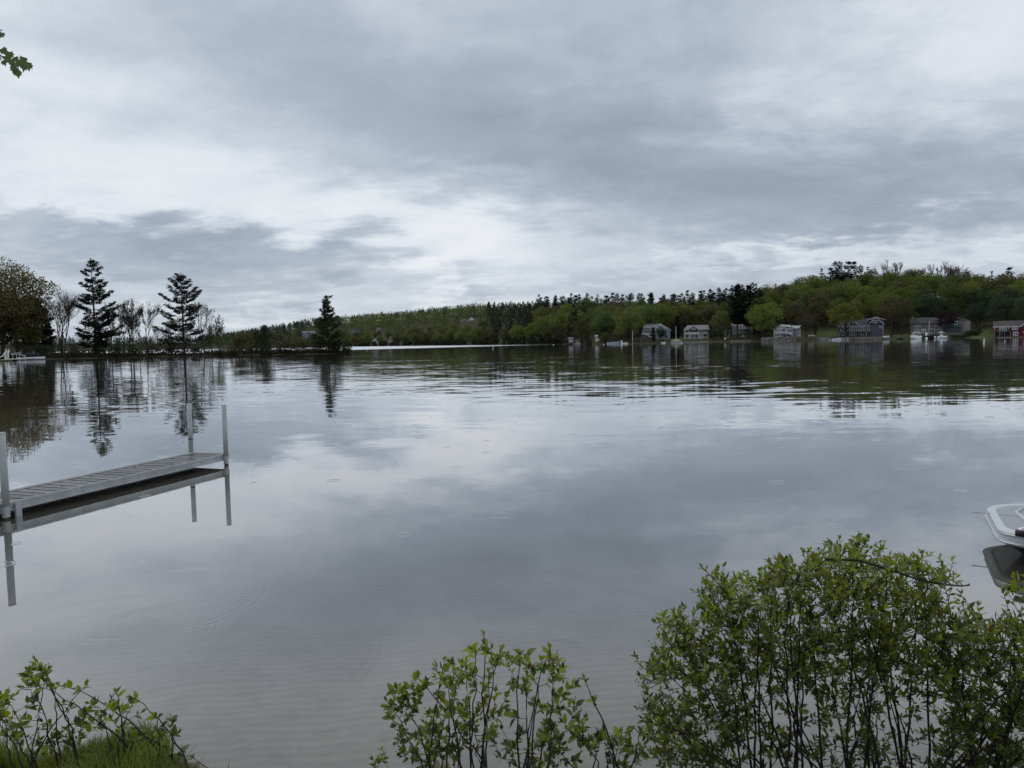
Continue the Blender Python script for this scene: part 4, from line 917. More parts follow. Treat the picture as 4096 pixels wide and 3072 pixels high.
# -- house hidden behind the big pines
h = House('pale_house', 'pale blue-grey house glimpsed behind the two big pines', 2972, 1334, 398)
h.box('wall', mat('pale_blue_siding', (.26, .285, .29), .8, .1), 2928, 1302, 3012, 1336, 0, 9, down=1.0); h.eave(2926, 3014, 1302, 1291, 0, 9, GSH, .4, TRIM, wallM=GREYW)
h.box('deck', TRIM, 2955, 1314, 2995, 1315.5, -2.2, -.01); h.rail(2955, 2969, 1308, 1314, -2.1); h.rail(2976, 2992, 1308, 1314, -2.1)
for px in (2956, 2969, 2976, 2992): h.post(px, 1302, 1332, -2.1, .18)
for x0, x1 in ((2933, 2939), (2944, 2951), (2958, 2966), (2979, 2988)): h.win(x0, 1305, x1, 1312, 0, 1, .14)
h.win(2970, 1303, 2975.5, 1314, 0, 1, .12, name='door')
# -- far houses on the hill
def far_house(label, px, yb, D, wpx, hpx, rpx, wallM, roofM, nw=3, front=True, name='hill_house'):
    h = House(name, label, px, yb, D); a, b_ = px-wpx/2, px+wpx/2; dp = min(9, wpx*h.k*.8)
    h.box('wall', wallM, a, yb-hpx, b_, yb, 0, dp, down=6)
    if front: h.gable(a, px, b_, yb-hpx, yb-hpx-rpx, yb-hpx, 0, dp, wallM, roofM, .5, TRIM)
    else: h.eave(a, b_, yb-hpx, yb-hpx-rpx, 0, dp, roofM, .5, TRIM, wallM=wallM)
    for i in range(nw):
        c = a+wpx*(i+.5)/nw; h.win(c-wpx*.13*3/max(nw, 3), yb-hpx*.8, c+wpx*.13*3/max(nw, 3), yb-hpx*.42, 0, 1, .16)
    return h
far_house('white house high on the hillside above the pine stand', 1886, 1290, 745, 24, 12, 9, WHITE, GSH, 3)
far_house('grey-roofed house left of the white hillside house', 1856, 1293, 750, 26, 9, 10, GREYW, SHING, 2)
far_house('small tan house right of the white hillside house', 1914, 1285, 760, 16, 7, 5, BEIGE, SHING, 2)
far_house('long grey-roofed house low on the far hill behind the tip pine', 1420, 1334, 900, 40, 9, 10, GREYW, SHING, 4, False)
far_house('white two-storey house above the far channel', 1515, 1325, 880, 20, 11, 5, WHITE, SHING, 3, False)
far_house('narrow steep-gabled pale house at the far channel', 1563, 1368, 730, 14, 12, 10, CREAM, GSH, 2)
far_house('pale lakeside house left of the steep-gabled one', 1502, 1371, 728, 22, 10, 7, CREAM, GSH, 3)
far_house('large grey house glimpsed left of the tip pine', 1235, 1341, 930, 50, 9, 8, GREYW, GSH, 4, False)
far_house('white house glimpsed right behind the tip pine', 1300, 1341, 930, 26, 8, 5, CREAM, GSH, 3, False)

# ------------------------------------------------------------------ seawalls: stones set one by one on a dark backing
STN = []
for i in range(5):
    r_ = random.Random(400+i); mb = MB(); mb.bevbox(-.5, .5, -.5, .5, 0, 1, .12)
    mb.v = [(x+r_.uniform(-.07, .07), y+r_.uniform(-.07, .07), z+r_.uniform(-.06, .06)) for x, y, z in mb.v]; STN.append(mb.mesh('stone', mat(f'field_stone_{"abcde"[i]}', [(.20, .18, .16), (.15, .14, .13), (.24, .22, .20), (.17, .155, .14), (.12, .11, .105)][i], .95, .3, 1.5, .4)))
def seawall(label, px0, px1, off, Hm, rows, sw):
    D0, D1 = (float(np.interp(p_, FAR_PX, FAR_D))+off for p_ in (px0, px1)); x0, x1 = (px0-CX)/F*D0, (px1-CX)/F*D1
    o = thing('stone_seawall', label, 'seawall', (x0, D0, 0)); L = math.hypot(x1-x0, D1-D0); o.rotation_euler = (0, 0, math.atan2(D1-D0, x1-x0))
    MB().box(0, L, .25, 1.6, -1.0, Hm*.93).build('backing', mat('wall_backing', (.06, .055, .05), .95), o)
    r_ = random.Random(int(px0)); rh = Hm/rows
    for k in range(rows):
        x = 0
        while x < L:
            w = min(sw*r_.uniform(.6, 1.5), L-x)
            s_ = link('stone', r_.choice(STN), o, (x+w/2, .1+r_.uniform(-.06, .06), k*rh-(.35 if k == 0 else 0)))
            s_.scale = (w*.97, .6, (rh+(.35 if k == 0 else 0))*.98); x += w
seawall('long low stone seawall below the white house', 3046, 3186, -1.2, 1.9, 3, 1.7)
seawall('stone seawall below the blue-grey house', 3270, 3412, -1.0, 1.25, 2, 1.6)
seawall('lower stone seawall right of the moored boat by the blue-grey house', 3416, 3530, -1.0, 1.15, 2, 1.6)

# ------------------------------------------------------------------ far boats, docks, poles, buoys
HULLW = mat('white_gelcoat', (.74, .75, .77), .25, .04, spec=.5, coat=.4); NAVY = mat('navy_canvas', (.045, .055, .095), .7, .15); BLKC = mat('black_canvas', (.012, .012, .014), .8, .2); TANC = mat('tan_canvas', (.42, .39, .32), .8, .12)
ALU = mat('aluminium', (.45, .46, .47), .35, .1, metal=.6); BLK = mat('black_rubber', (.012, .012, .012), .6, .1); BUOYW = mat('buoy_white', (.78, .79, .78), .5, .05)
def hull(L, B, Hb, M, parent, name='hull', z0=-.15, bow=.45):
    """boat hull along +x (bow at +x): lofted sections with flare and sheer"""
    rings = []
    for t_ in np.linspace(0, 1, 9):
        x = -L/2+L*t_; w = B/2*(1-max(0, (t_-(1-bow))/bow)**2.2*.97); sh = Hb*(1+.22*t_*t_); k = z0+.22*max(0, t_-.7)/.3*Hb
        rings.append([(x, -w, sh), (x, -w*.96, sh*.55), (x, -w*.72, z0+.08*Hb+k*.2), (x, 0, k), (x, w*.72, z0+.08*Hb+k*.2), (x, w*.96, sh*.55), (x, w, sh), (x, w*.8, sh*.97), (x, 0, sh*.95), (x, -w*.8, sh*.97)])
    return MB().loft(rings).build(name, M, parent, True)
def boat(name, label, px, D, L, B, Hb, heading, cat='boat', hm=None):
    x = (px-CX)/F*D; o = thing(name, label, cat, (x, D, 0), R(heading)); hull(L, B, Hb, hm or HULLW, o); return o
def shoreD(px, off=-3): return float(np.interp(px, FAR_PX, FAR_D))+off
# cruiser seen from the stern
o = boat('cabin_cruiser', 'white cabin cruiser moored stern-on below the taupe house', 3661, shoreD(3661, -5), 7.6, 3.0, 1.25, 78)
hull(3.6, 2.4, .5, HULLW, o, 'cabin', .0, .6).location = (1.2, 0, 1.25)
MB().tube([(-2.2, -1.3, 1.3), (-2.0, -1.25, 2.7), (-1.4, -1.15, 2.95), (-1.4, 1.15, 2.95), (-2.0, 1.25, 2.7), (-2.2, 1.3, 1.3)], .09, 5).build('arch', HULLW, o)
MB().slab((-.2, -1.2, 1.35), (-.2, 1.2, 1.35), (-.9, 1.05, 2.5), (-.9, -1.05, 2.5), .05).build('windshield', mat('smoked_glass', (.10, .11, .125), .1, .05, spec=.6), o)
MB().tube([(.0, -1.2, 1.35), (-.9, -1.08, 2.52), (-.9, 1.08, 2.52), (.0, 1.2, 1.35)], .06, 4).build('windshield_frame', HULLW, o)
MB().bevbox(-4.5, -3.75, -1.2, 1.2, .12, .30, .05).build('swim_platform', HULLW, o)
# fishing boat with T-top
o = boat('fishing_boat', 'white centre-console boat with T-top right of the cruiser', 3769, shoreD(3769, -5), 6.6, 2.4, .95, 22)
for sx in (-.8, .3):
    for sy in (-.6, .6): MB().tube([(sx, sy, .8), (sx*.9, sy*.9, 2.5)], .045, 4).build('top_post', ALU, o)
MB().bevbox(-1.3, .7, -.9, .9, 2.48, 2.62, .04).build('hard_top', HULLW, o); MB().bevbox(-.6, .1, -.4, .4, .9, 1.8, .08).build('console', HULLW, o); MB().bevbox(-.6, .0, -.35, .35, 2.62, 2.95, .08).build('radar', HULLW, o)
MB().bevbox(-3.6, -3.1, -.25, .25, .3, 1.3, .08).build('outboard_motor', BLK, o)
# dark covered boat between them, jet dock with slide
o = boat('covered_boat', 'dark boat under black cover between the cruiser and the fishing boat', 3728, shoreD(3728, -3), 7.0, 2.4, .8, 5, hm=BLK)
hull(6.4, 2.3, .55, BLKC, o, 'cover', .0, .5).location = (0, 0, .85)
o = thing('water_slide', 'white curved water slide on the dock below the taupe house', 'slide', ((3701-CX)/F*shoreD(3701, -1.5), shoreD(3701, -1.5), 0))
MB().loft([[(x-.35, 0+y, z), (x+.35, 0+y, z), (x+.35, y-.06, z+.22), (x+.29, y, z+.07), (x-.29, y, z+.07), (x-.35, y-.06, z+.22)] for x, y, z in [(.55, 0, 2.55), (.4, -.3, 2.35), (.15, -.7, 1.7), (-.2, -1.1, 1.05), (-.55, -1.4, .8)]]).build('chute', HULLW, o, True)
for sx in (.25, .85): MB().tube([(sx, .35, -.5), (sx, .2, 2.5)], .04, 4).build('leg', ALU, o)
o = thing('flagpole', 'tall thin white pole with pennants below the taupe house', 'pole', ((3717-CX)/F*shoreD(3717, 1.5), shoreD(3717, 1.5), 0)); zt = at_Y(3718, 1281, shoreD(3717, 1.5)).z
MB().tube([(0, 0, -.5), (0, 0, zt*.6), (0, 0, zt)], [.07, .06, .04], 6).build('pole', TRIM, o)
for i in range(4): MB().add([(0.03, 0, zt-1.0-i*.55), (.42, .02, zt-1.15-i*.55), (.03, 0, zt-1.32-i*.55), (.03, .03, zt-1.0-i*.55), (.42, .05, zt-1.15-i*.55), (.03, .03, zt-1.32-i*.55)], [(0, 2, 1), (3, 4, 5), (0, 1, 4, 3), (1, 2, 5, 4), (2, 0, 3, 5)]).build('pennant', TRIM, o)
def pole(label, px, ytop, D, M=TRIM, r_=.09, name='flagpole'):
    x = (px-CX)/F*D; zt = at_Y(px, ytop, D).z; z0 = min(gz(x, D), 0)-.4
    o = thing(name, label, 'pole', (x, D, z0)); MB().tube([(0, 0, 0), (0, 0, (zt-z0)*.5), (0, 0, zt-z0)], [r_, r_*.9, r_*.6], 8).build('pole', M, o, True); MB().ball((0, 0, zt-z0+.05), r_*1.2, r_*1.2, r_*1.2, 8, 5).build('finial', M, o, True); return o
pole('white pole standing at the water left of the grey gabled house', 2533, 1321, shoreD(2533, -1.5), r_=.12); pole('tall white pole behind the tan-covered pontoon boat', 2706.5, 1307, shoreD(2706, -1.5), r_=.12)
pole('white pole in front of the red house', 4033, 1291, shoreD(4033, 3), r_=.1); pole('grey utility pole beside the taupe house chimney', 3635, 1262, 331, mat('grey_pole', (.10, .095, .09), .9), .13, 'utility_pole')
pole('wooden mooring post left of the dark spruce', 2566, 1352, shoreD(2566, -1), WOOD, .12, 'mooring_post'); pole('wooden mooring post below the dark spruce', 2609, 1350, shoreD(2609, -1), WOOD, .12, 'mooring_post')
# boats on the left part of the house shore
o = boat('bow_rider', 'white boat with blue-striped canopy moored at the wooded shore', 2455, shoreD(2455, -6), 6.8, 2.4, .85, 6)
hull(5.6, 2.2, .55, NAVY, o, 'canopy', .0, .5).location = (.1, 0, .85); hull(3.8, 1.8, .5, NAVY, o, 'canopy_top', .0, .5).location = (.0, 0, 1.35)
MB().box(-3.3, 3.1, -1.26, -1.22, .45, .62).build('stripe', NAVY, o); MB().bevbox(-3.9, -3.4, -.25, .25, .2, 1.1, .08).build('outboard_motor', BLK, o)
o = boat('skiff', 'small white skiff with a raised seat right of the blue-canopied boat', 2500, shoreD(2500, -4), 3.6, 1.5, .6, 12); MB().bevbox(-1.7, -1.2, -.4, .4, .5, 1.7, .05).build('seat', HULLW, o)
o = boat('runabout', 'low white runabout tied below the chimneyed cottage', 2312, shoreD(2312, -2), 4.6, 1.8, .6, -3); hull(2.6, 1.5, .35, HULLW, o, 'deck_cover', 0, .5).location = (.4, 0, .6)
o = boat('rowboat', 'tiny white rowboat by the pale-trunked young tree', 2657, shoreD(2657, -3), 2.4, 1.2, .5, 10); MB().box(-.2, .2, -.5, .5, .38, .45).build('seat', WOOD, o)
# pontoon boat under a tan cover
o = thing('pontoon_boat', 'pontoon boat under a tan cover below the beige house', 'boat', ((2708-CX)/F*shoreD(2708, -4), shoreD(2708, -4), 0), R(4))
for sy in (-.8, .8): MB().tube([(-2.6, sy, .12), (2.2, sy, .12), (2.7, sy, .3)], [.28, .28, .08], 8).build('pontoon', ALU, o, True)
MB().box(-2.6, 2.6, -1.15, 1.15, .40, .52).build('deck', ALU, o); hull(5.0, 2.2, .55, TANC, o, 'cover', 0, .35).location = (0, 0, .52)
MB().loft([[(x, -.9*k, 1.07), (x, .9*k, 1.07), (x, .5*k, 1.07+hh), (x, -.5*k, 1.07+hh)] for x, k, hh in ((-2.2, .6, .15), (-.9, 1, .5), (.3, 1, .75), (1.7, .6, .2))]).build('cover_peak', TANC, o, True)
MB().tube([(-1.0, -1.0, 1.1), (-.9, -1.0, 2.0), (-.4, 0, 2.15), (-.9, 1.0, 2.0), (-1.0, 1.0, 1.1)], .07, 4).build('folded_bimini', BLKC, o)
# ski boat by the blue-grey house
o = boat('ski_boat', 'white ski boat with dark windshield moored at the blue-grey house', 3352, shoreD(3352, -5), 4.4, 1.9, .75, 4); MB().slab((-.2, -.9, .9), (-.2, .9, .9), (-.8, .8, 1.5), (-.8, -.8, 1.5), .04).build('windshield', GLASS, o); MB().bevbox(-2.4, -1.0, -.9, .9, .82, 1.15, .1).build('cover', BLKC, o)
o = boat('upturned_rowboat', 'pale upturned rowboat lying on the mown lawn', 3250, 362, 3.6, 1.4, .55, 8, hm=CREAM); o.rotation_euler = (R(180), 0, R(8)); o.location.z = gz(o.location.x, 362)+.55
MB().box(-1.7, 1.5, -.04, .04, -.22, -.14).build('keel', CREAM, o)
for px, lb, M_ in ((3548, 'striped jet-ski on a lift left of the brownish trees', HULLW), (3602, 'dark jet-ski with a green seat right of the brownish trees', BLK)):
    o = boat('jet_ski', lb, px, shoreD(px, -2), 2.9, 1.1, .55, 10, 'jet ski', M_); MB().bevbox(-1.1, .2, -.28, .28, .5, .95, .1).build('seat', mat('green_vinyl', (.12, .16, .04), .5), o); MB().tube([(.3, -.4, 1.05), (.45, 0, 1.15), (.3, .4, 1.05)], .035, 4).build('handlebar', BLK, o)
    if px == 3548: o.location.z = .9; [MB().tube([(sx, sy, -1.9), (sx, sy, .0)], .05, 4).build('lift_leg', ALU, o) for sx in (-1, 1) for sy in (-.5, .5)]
def dock(label, px0, px1, off, zt=.42, M=CREAM, n=None):
    D_ = shoreD((px0+px1)/2, off); x0, x1 = (px0-CX)/F*D_, (px1-CX)/F*D_
    o = thing('dock', label, 'dock', (x0, D_, 0)); L = x1-x0; n = n or max(2, int(L/3)); k = max(2, int(L/1.2))
    for i in range(k): MB().box(L*i/k, L*(i+1)/k-.05, 0, 1.2, zt-.09, zt).build('plank', M, o)
    MB().box(0, L, .02, .12, zt-.17, zt-.092).build('beam', M, o)
    for i in range(n+1): MB().tube([(.1+(L-.2)*i/n, .06, -1.5), (.1+(L-.2)*i/n, .06, zt+.5)], .06, 5).build('post', M, o)
dock('low white dock below the beige house', 2722, 2836, -2.4); dock('low grey dock by the white pole', 2512, 2600, -2.2, .4, WOOD); dock('short dock under the two big pines', 2926, 3004, -1.6, .45, CREAM)
dock('small white dock left of the ski boat', 3291, 3312, -2.5, .5); dock('dark dock between the cruiser and fishing boat', 3683, 3748, -4.2, .6, WOOD); dock('small dock below the chimneyed cottage', 2274, 2360, -1.0, .5, WOOD)
def ball(label, px, py, r_=.3):
    p = at_z(px, py); o = thing('mooring_buoy', label, 'buoy', p); MB().ball((0, 0, r_*.45), r_, r_, r_, 12, 8).build('float', BUOYW, o, True); MB().tube([(0, 0, r_*1.35), (0, 0, r_*1.75)], r_*.16, 6).build('ring', ALU, o)
ball('white ball buoy floating left of the chimneyed cottage', 2214, 1380, .26); ball('white ball buoy left of the blue-canopied boat', 2415, 1378.5, .26); ball('white ball buoy beside the tan-covered pontoon', 2727, 1374, .26); ball('white ball buoy in front of the dark covered boat', 3706, 1355.5, .5)
def spar(label, px, py, hpx):
    p = at_z(px, py); Hh = hpx*p.y/F; o = thing('marker_buoy', label, 'buoy', p); MB().tube([(0, 0, -.4), (.02, 0, Hh*.5), (.04, 0, Hh*.8), (.04, 0, Hh)], [Hh*.17, Hh*.16, Hh*.13, Hh*.06], 10).build('float', BUOYW, o, True)
    MB().tube([(.02, 0, Hh*.55), (.025, 0, Hh*.68)], Hh*.165, 10).build('band', mat('buoy_grey', (.4, .41, .41), .6), o)
spar('white spar buoy in open water near the far channel', 1972, 1394, 8); spar('white spar buoy in front of the sloping lawn', 3936, 1369, 15); spar('small white buoy in front of the red house', 4019, 1366, 7); spar('tiny pale buoy off the tip of the point', 1467, 1402, 5)
for i, px in enumerate((3319, 3329, 3375, 3391)): spar(['first', 'second', 'third', 'fourth'][i]+' small white float from left before the blue-grey house', px, 1361+(i < 2)*1, 6)
# Adirondack chair and small yard things
def lawn_chair(label, px, D):
    x = (px-CX)/F*D; o = thing('lawn_chair', label, 'chair', (x, D, gz(x, D)), R(-20)); MB().slab((-.35, -.4, .42), (.35, -.4, .42), (.35, .3, .32), (-.35, .3, .32), .05).build('seat', TRIM, o); MB().slab((-.35, .3, .32), (.35, .3, .32), (.35, .62, 1.15), (-.35, .62, 1.15), .05).build('backrest', TRIM, o)
    for sx in (-.36, .36):
        for sy in (-.35, .3): MB().box(sx-.04, sx+.04, sy-.04, sy+.04, 0, .42 if sy < 0 else .6).build('leg', TRIM, o)
lawn_chair('white lawn chair below the house behind the big pines', 2975, 388); lawn_chair('white chair at the water beside the white birch', 2902, 367.6)
o = thing('parked_car', 'dark parked car before the white house garage', 'car', ((3153-CX)/F*364, 364, gz((3153-CX)/F*364, 364))); CARP = mat('car_paint', (.015, .015, .018), .2, .05, spec=.6, coat=.5)
MB().loft([[(x, -.85, .35), (x, .85, .35), (x, .85, z), (x, .6, z+.02), (x, -.6, z+.02), (x, -.85, z)] for x, z in ((-1.9, .75), (-1.5, .95), (.9, .95), (1.9, .8))]).build('body', CARP, o, True)
MB().loft([[(x, -w, .95), (x, w, .95), (x, w*.85, z), (x, -w*.85, z)] for x, w, z in ((-1.5, .8, 1.0), (-.8, .78, 1.45), (.3, .78, 1.45), (1.0, .8, 1.0))]).build('cabin', GLASS, o, True)
for sx in (-1.2, 1.2):
    for sy in (-.8, .8): MB().tube([(sx, sy-.1, .32), (sx, sy+.1, .32)], .32, 12).build('wheel', BLK, o)
# ------------------------------------------------------------------ swim raft with slide and covered boat, left
def atw(px, D): return (px-CX)/F*D
D_ = 186.
o = thing('swim_raft', 'yellow-edged swim raft on blue floats at the left edge', 'raft', (atw(24, D_), D_, 0))
for i in range(4):
    for sy in (0, 1.6): MB().tube([(-2.0+i*1.05, sy, .02), (-2.0+i*1.05+.8, sy, .02)], .30, 10).build('float', mat('blue_barrel', (.02, .028, .075), .4), o, True)
for i in range(9): MB().box(-2.2+i*.5, -2.2+i*.5+.46, -.4, 2.0, .34, .44).build('plank', mat('yellow_green_plank', (.33, .34, .12), .8, .2), o)
MB().box(-2.2, 2.28, -.46, -.405, .22, .44).build('edge_board', mat('yellow_green_plank', (.33, .34, .12), .8, .2), o)
o = thing('raft_slide', 'tall white ladder slide standing on the swim raft', 'slide', (atw(23, D_), D_+.7, .44))
for sx in (-.42, .42):
    MB().tube([(sx*.95+.25, -.35, 0), (sx*.9, .25, 2.05), (sx*.9, .3, 2.55), (sx*.9, .55, 2.62), (sx*.9, .75, 2.3)], .10, 6).build('ladder_rail', HULLW, o)
    MB().tube([(sx-.35, .9, 0), (sx-.1, .45, 1.9)], .055, 6).build('leg', HULLW, o)
for i in range(7): z = .18+i*.28; f = z/2.05; MB().box(-.40+.25*(1-f), .40+.25*(1-f), -.35+.6*f-.06, -.35+.6*f+.06, z, z+.11).build('rung', HULLW, o)
MB().loft([[(x, y-.3, z), (x, y+.3, z), (x, y+.34, z+.2), (x, y+.28, z+.06), (x, y-.28, z+.06), (x, y-.34, z+.2)] for x, y, z in [(.3, .55, 1.95), (-.4, .55, 1.85), (-.9, .55, 1.25), (-1.4, .55, .7), (-2.0, .55, .48), (-2.4, .55, .48)]]).build('chute', HULLW, o, True)
D_ = 200.
o = thing('covered_speedboat', 'white speedboat under a black cover beside the wooded point', 'boat', (atw(133, D_), D_, .28), R(4)); hull(7.0, 2.3, .46, HULLW, o)
hull(6.2, 2.25, .6, BLKC, o, 'cover', 0, .5).location = (-.4, 0, .42); MB().loft([[(x, -.95*k, 1.0), (x, .95*k, 1.0), (x, .25*k, 1.0+hh), (x, -.25*k, 1.0+hh)] for x, k, hh in ((-3.0, .7, .1), (-1.0, 1, .75), (.4, 1, .7), (2.2, .3, .05))]).build('cover_peak', BLKC, o, True)
o = thing('boat_lift', 'white cantilever boat lift and dock left of the covered speedboat', 'dock', (atw(52, 196), 196, 0))
MB().box(-1.6, 3.7, 0, 1.0, .38, .5).build('deck', TRIM, o)
for x in (.25, 1.3, 2.1, 3.6): MB().tube([(x, .05, -1), (x, .05, 1.75 if x < 3 else 1.4)], .05, 5).build('post', TRIM, o)
MB().tube([(-.1, .05, 1.62), (1.4, .05, 1.78), (2.2, .05, 1.72), (3.8, .05, 1.05)], .08, 5).build('top_rail', TRIM, o); MB().slab((.1, -.1, 1.92), (2.2, -.1, 2.05), (2.2, .9, 2.1), (.1, .9, 1.97), .07).build('bunk_board', TRIM, o)

# ------------------------------------------------------------------ the near dock
ALD = mat('dock_aluminium', (.45, .465, .46), .42, .22, 3.5, metal=.15); PVC = mat('grey_pvc', (.44, .455, .445), .45, .16, 4.0); PLK = [mat(f'deck_plank_{k}', c_, .38, .28, 14.0, .25, spec=.4) for k, c_ in (('pale', (.135, .13, .136)), ('mid', (.10, .096, .102)), ('dark', (.072, .069, .074)))]
DZ = .23; P1 = Vector((-6.32, 15.6, 0)); dd = Vector((.32, .947, 0)).normalized(); nn = Vector((-dd.y, dd.x, 0)); DL, DW = 4.81, .92
def dock_section(label, end, L, end_posts):
    o = thing('dock_section', label, 'dock', end, math.atan2(-dd.y, -dd.x), 'sections of the near dock')   # local +x runs back toward the shore, local y across
    n = int(round(L/.20)); w = L/n; r_ = random.Random(8)
    # local y>0 is the camera side
    PM = []
    for j in range(3):
        b_ = MB()
        for q_ in range(2):                                    # grooved board: two ribs
            b_.box(.004+q_*(w-.034)/2, (q_+1)*(w-.034)/2-.004, -DW+.045, -.045, DZ-.03, DZ-.002)
        b_.box(.004, w-.036, -DW+.046, -.046, DZ-.034, DZ-.008); PM.append(b_.mesh('plank', PLK[j]))
    for i in range(n):
        link('plank', PM[r_.choice([0, 1, 1, 2])], o, (i*w, 0, r_.uniform(-.002, .002)))
    for side, y0 in (('near', -.04), ('far', -DW)):
        mb = MB(); y1 = y0+.04; sg = y1 if side == 'near' else y0
        mb.box(0, L, y0, y1, DZ-.112, DZ+.012); 
        for z0, z1, pr in ((DZ-.012, DZ+.022, .014), (DZ-.122, DZ-.098, .016), (DZ-.066, DZ-.056, .006), (DZ-.036, DZ-.028, .005)):
            mb.box(-.002, L+.002, y0-pr if side == 'far' else y1-.002, y0+.002 if side == 'far' else y1+pr, z0, z1)
        mb.build('side_rail', ALD, o)
    MB().box(-.035, -.003, -DW+.001, -.001, DZ-.112, DZ+.01).build('end_rail', ALD, o)
    for i in range(1, 5): MB().box(L*i/5-.03, L*i/5+.03, -DW+.041, -.041, DZ-.105, DZ-.036).build('cross_beam', ALD, o)
    MB().box(.15, L-.1, -DW+.10, -.10, DZ-.119, DZ-.107).build('under_shade_sheet', mat('painted_under_shade', (.03, .03, .03), .9), o)  # dark sheet added below the planks so their gaps look shaded
    for i in range(1, 12): MB().ball((L*i/12, .003, DZ-.05), .009, .006, .009, 8, 5).build('bolt', ALU, o, True)
    for i in (1, 2, 3): MB().box(L*i/4-.006, L*i/4+.006, -.0005, .0045, DZ-.097, DZ-.014).build('rail_seam', mat('dark_scuff', (.12, .12, .115), .8, .5, 40.0), o)
    for x, y, ht in end_posts:
        MB().box(x-.0315, x+.0315, y-.0315, y+.0315, -.06, .035).build('waterline_stain', mat('algae_stain', (.07, .07, .045), .9, .4, 20.0), o)
        MB().tube([(x, y, DZ-.02), (x, y, DZ+ht)], .051, 18).build('post_sleeve', PVC, o, True)
        MB().tube([(x, y, DZ+ht-.001), (x, y, DZ+ht+.006)], .0525, 18).build('post_cap', PVC, o)
        MB().box(x-.03, x+.03, y-.03, y+.03, -1.1, DZ-.021).build('leg', ALD, o)
        MB().box(x-.045, x+.045, y-.036 if y > -.3 else y-.02, y+.02 if y > -.3 else y+.036, DZ-.20, DZ-.03).build('bracket', ALD, o)
    return o
dock_section('near aluminium dock section with grooved grey planks and two posts at its end', P1+Vector((0, 0, 0)), DL, [(.12, .055, 1.10), (.03, -DW-.060, 1.10)])
E2 = P1 - dd*(DL+.03)
o2 = dock_section('next dock section leaving the picture at the left edge with one tall post', E2, DL, [(.15, .062, 1.12)])
MB().box(-.10, -.005, .018, .06, -.9, DZ-.02).build('joint_plate', ALD, o2)
mk = MB().tube([(.03, -DW-.060, DZ+.30), (.03, -DW-.060, DZ+.34)], .0518, 18); mk.build('post_scuff', mat('dark_scuff', (.12, .12, .115), .8, .5, 40.0), bpy.data.objects['dock_section'], True)
r_ = random.Random(3); 
for i in range(9):
    t_ = r_.uniform(.3, 4.3); y_ = -r_.uniform(.1, .8); lf = MB().ball((t_, y_, DZ+.004), r_.uniform(.012, .03), r_.uniform(.008, .02), .005, 6, 4); lf.build('wet_debris', mat('wet_leaf', (.03, .022, .02), .5), bpy.data.objects['dock_section'])

# ------------------------------------------------------------------ the near boat at the right edge
GEL = mat('grey_gelcoat', (.52, .54, .55), .35, .05, 3.0, spec=.5, coat=.2); GELD = mat('nonskid_grey', (.33, .35, .36), .7, .12, 60.0, .2); BLKH = mat('black_hull', (.012, .012, .013), .25, .1, spec=.5)
bo = thing('deck_boat', 'bow of a grey-white boat with black hull and folded boarding ladder at the right edge', 'boat', (7.85, 7.45, 0), R(-28))
def deckline(inset, n=10):
    """plan outline of the rounded bow platform, stern to the right"""
    P = [(3.6, -1.02+inset), (-1.75, -.92+inset)]
    pts = []
    x0, x1, y0, y1 = -2.33+inset, 3.6, -.86+inset, .98-inset
    c1, r1 = (x0+.42, y0+.30), (.42, .30); c2, r2 = (x0+.62, y1-.52), (.62, .52)
    pts.append((x1, y0-.12)); 
    for i in range(n+1): a = -math.pi/2-(math.pi/2)*i/n; pts.append((c1[0]+r1[0]*math.cos(a), c1[1]+r1[1]*math.sin(a)-.0))
    for i in range(n+1): a = math.pi-(math.pi/2)*i/n; pts.append((c2[0]+r2[0]*math.cos(a), c2[1]+r2[1]*math.sin(a)))
    pts.append((x1, y1)); return pts[::-1]
def ring(inset, z): return [(x, y, z) for x, y in deckline(inset)]
MB().loft([ring(.50, -.25), ring(.30, .0), ring(.10, .17), ring(.06, .20)]).build('hull', BLKH, bo, True)
MB().loft([ring(.035, .195), ring(.0, .215), ring(.0, .245), ring(.03, .255), ring(.035, .29), ring(.02, .30), ring(.02, .335), ring(.05, .352), ring(.10, .352), ring(.115, .335)]).build('gunwale', GEL, bo)
MB().extz(deckline(.11), .30, .338).build('deck', GELD, bo)
for ins, z in ((.0, .23), (.018, .318)):
    pts = [(x, y, z) for x, y in deckline(ins-.006)]; MB().tube(pts, .010, 6).build('rub_rail', ALU, bo, True)
MB().tube([(-1.55, .80, .343), (-1.72, .35, .343), (-1.66, -.05, .343), (-1.55, -.48, .343)], .022, 6).build('deck_seam', GEL, bo, True)
MB().tube([(-2.18, .22, .342), (-1.70, .18, .342)], .008, 5).build('panel_line', GEL, bo)
MB().tube([(-1.55, .80, .343), (3.4, .80, .343)], .010, 5).build('panel_line', BLK, bo); MB().tube([(-1.55, -.48, .343), (3.4, -.50, .343)], .014, 5).build('panel_line', BLK, bo)
MB().extz([(-1.80, -.72), (3.4, -.80), (3.4, -.58), (-1.50, -.52)], .338, .350).build('ladder_recess', mat('dark_recess', (.05, .055, .055), .7), bo)
for k in range(4): MB().tube([(-1.44+.02*k, -.50-.035*k, .372), (3.2, -.53-.035*k, .372)], .010, 5).build('ladder_rung', ALU if k % 2 == 0 else BLK, bo)
MB().tube([(-1.46, -.50, .37), (-1.70, -.66, .40), (-1.84, -.83, .39)], .035, 8).build('ladder_arm', ALU, bo, True)
MB().tube([(-1.88, -.84, .37), (-1.76, -.86, .37)], .036, 10).build('grip', BLK, bo, True)
mb = MB()
for i in range(30): mb.tube([(-1.72+i*.07, -.875, .372), (-1.72+i*.07+.052, -.875, .372)], .030 if i % 2 else .026, 8)
mb.build('ladder_step', ALU, bo)
MB().tube([(-1.74, -.862, .345), (.6, -.90, .345)], .018, 6).build('step_shadow_bar', BLK, bo)
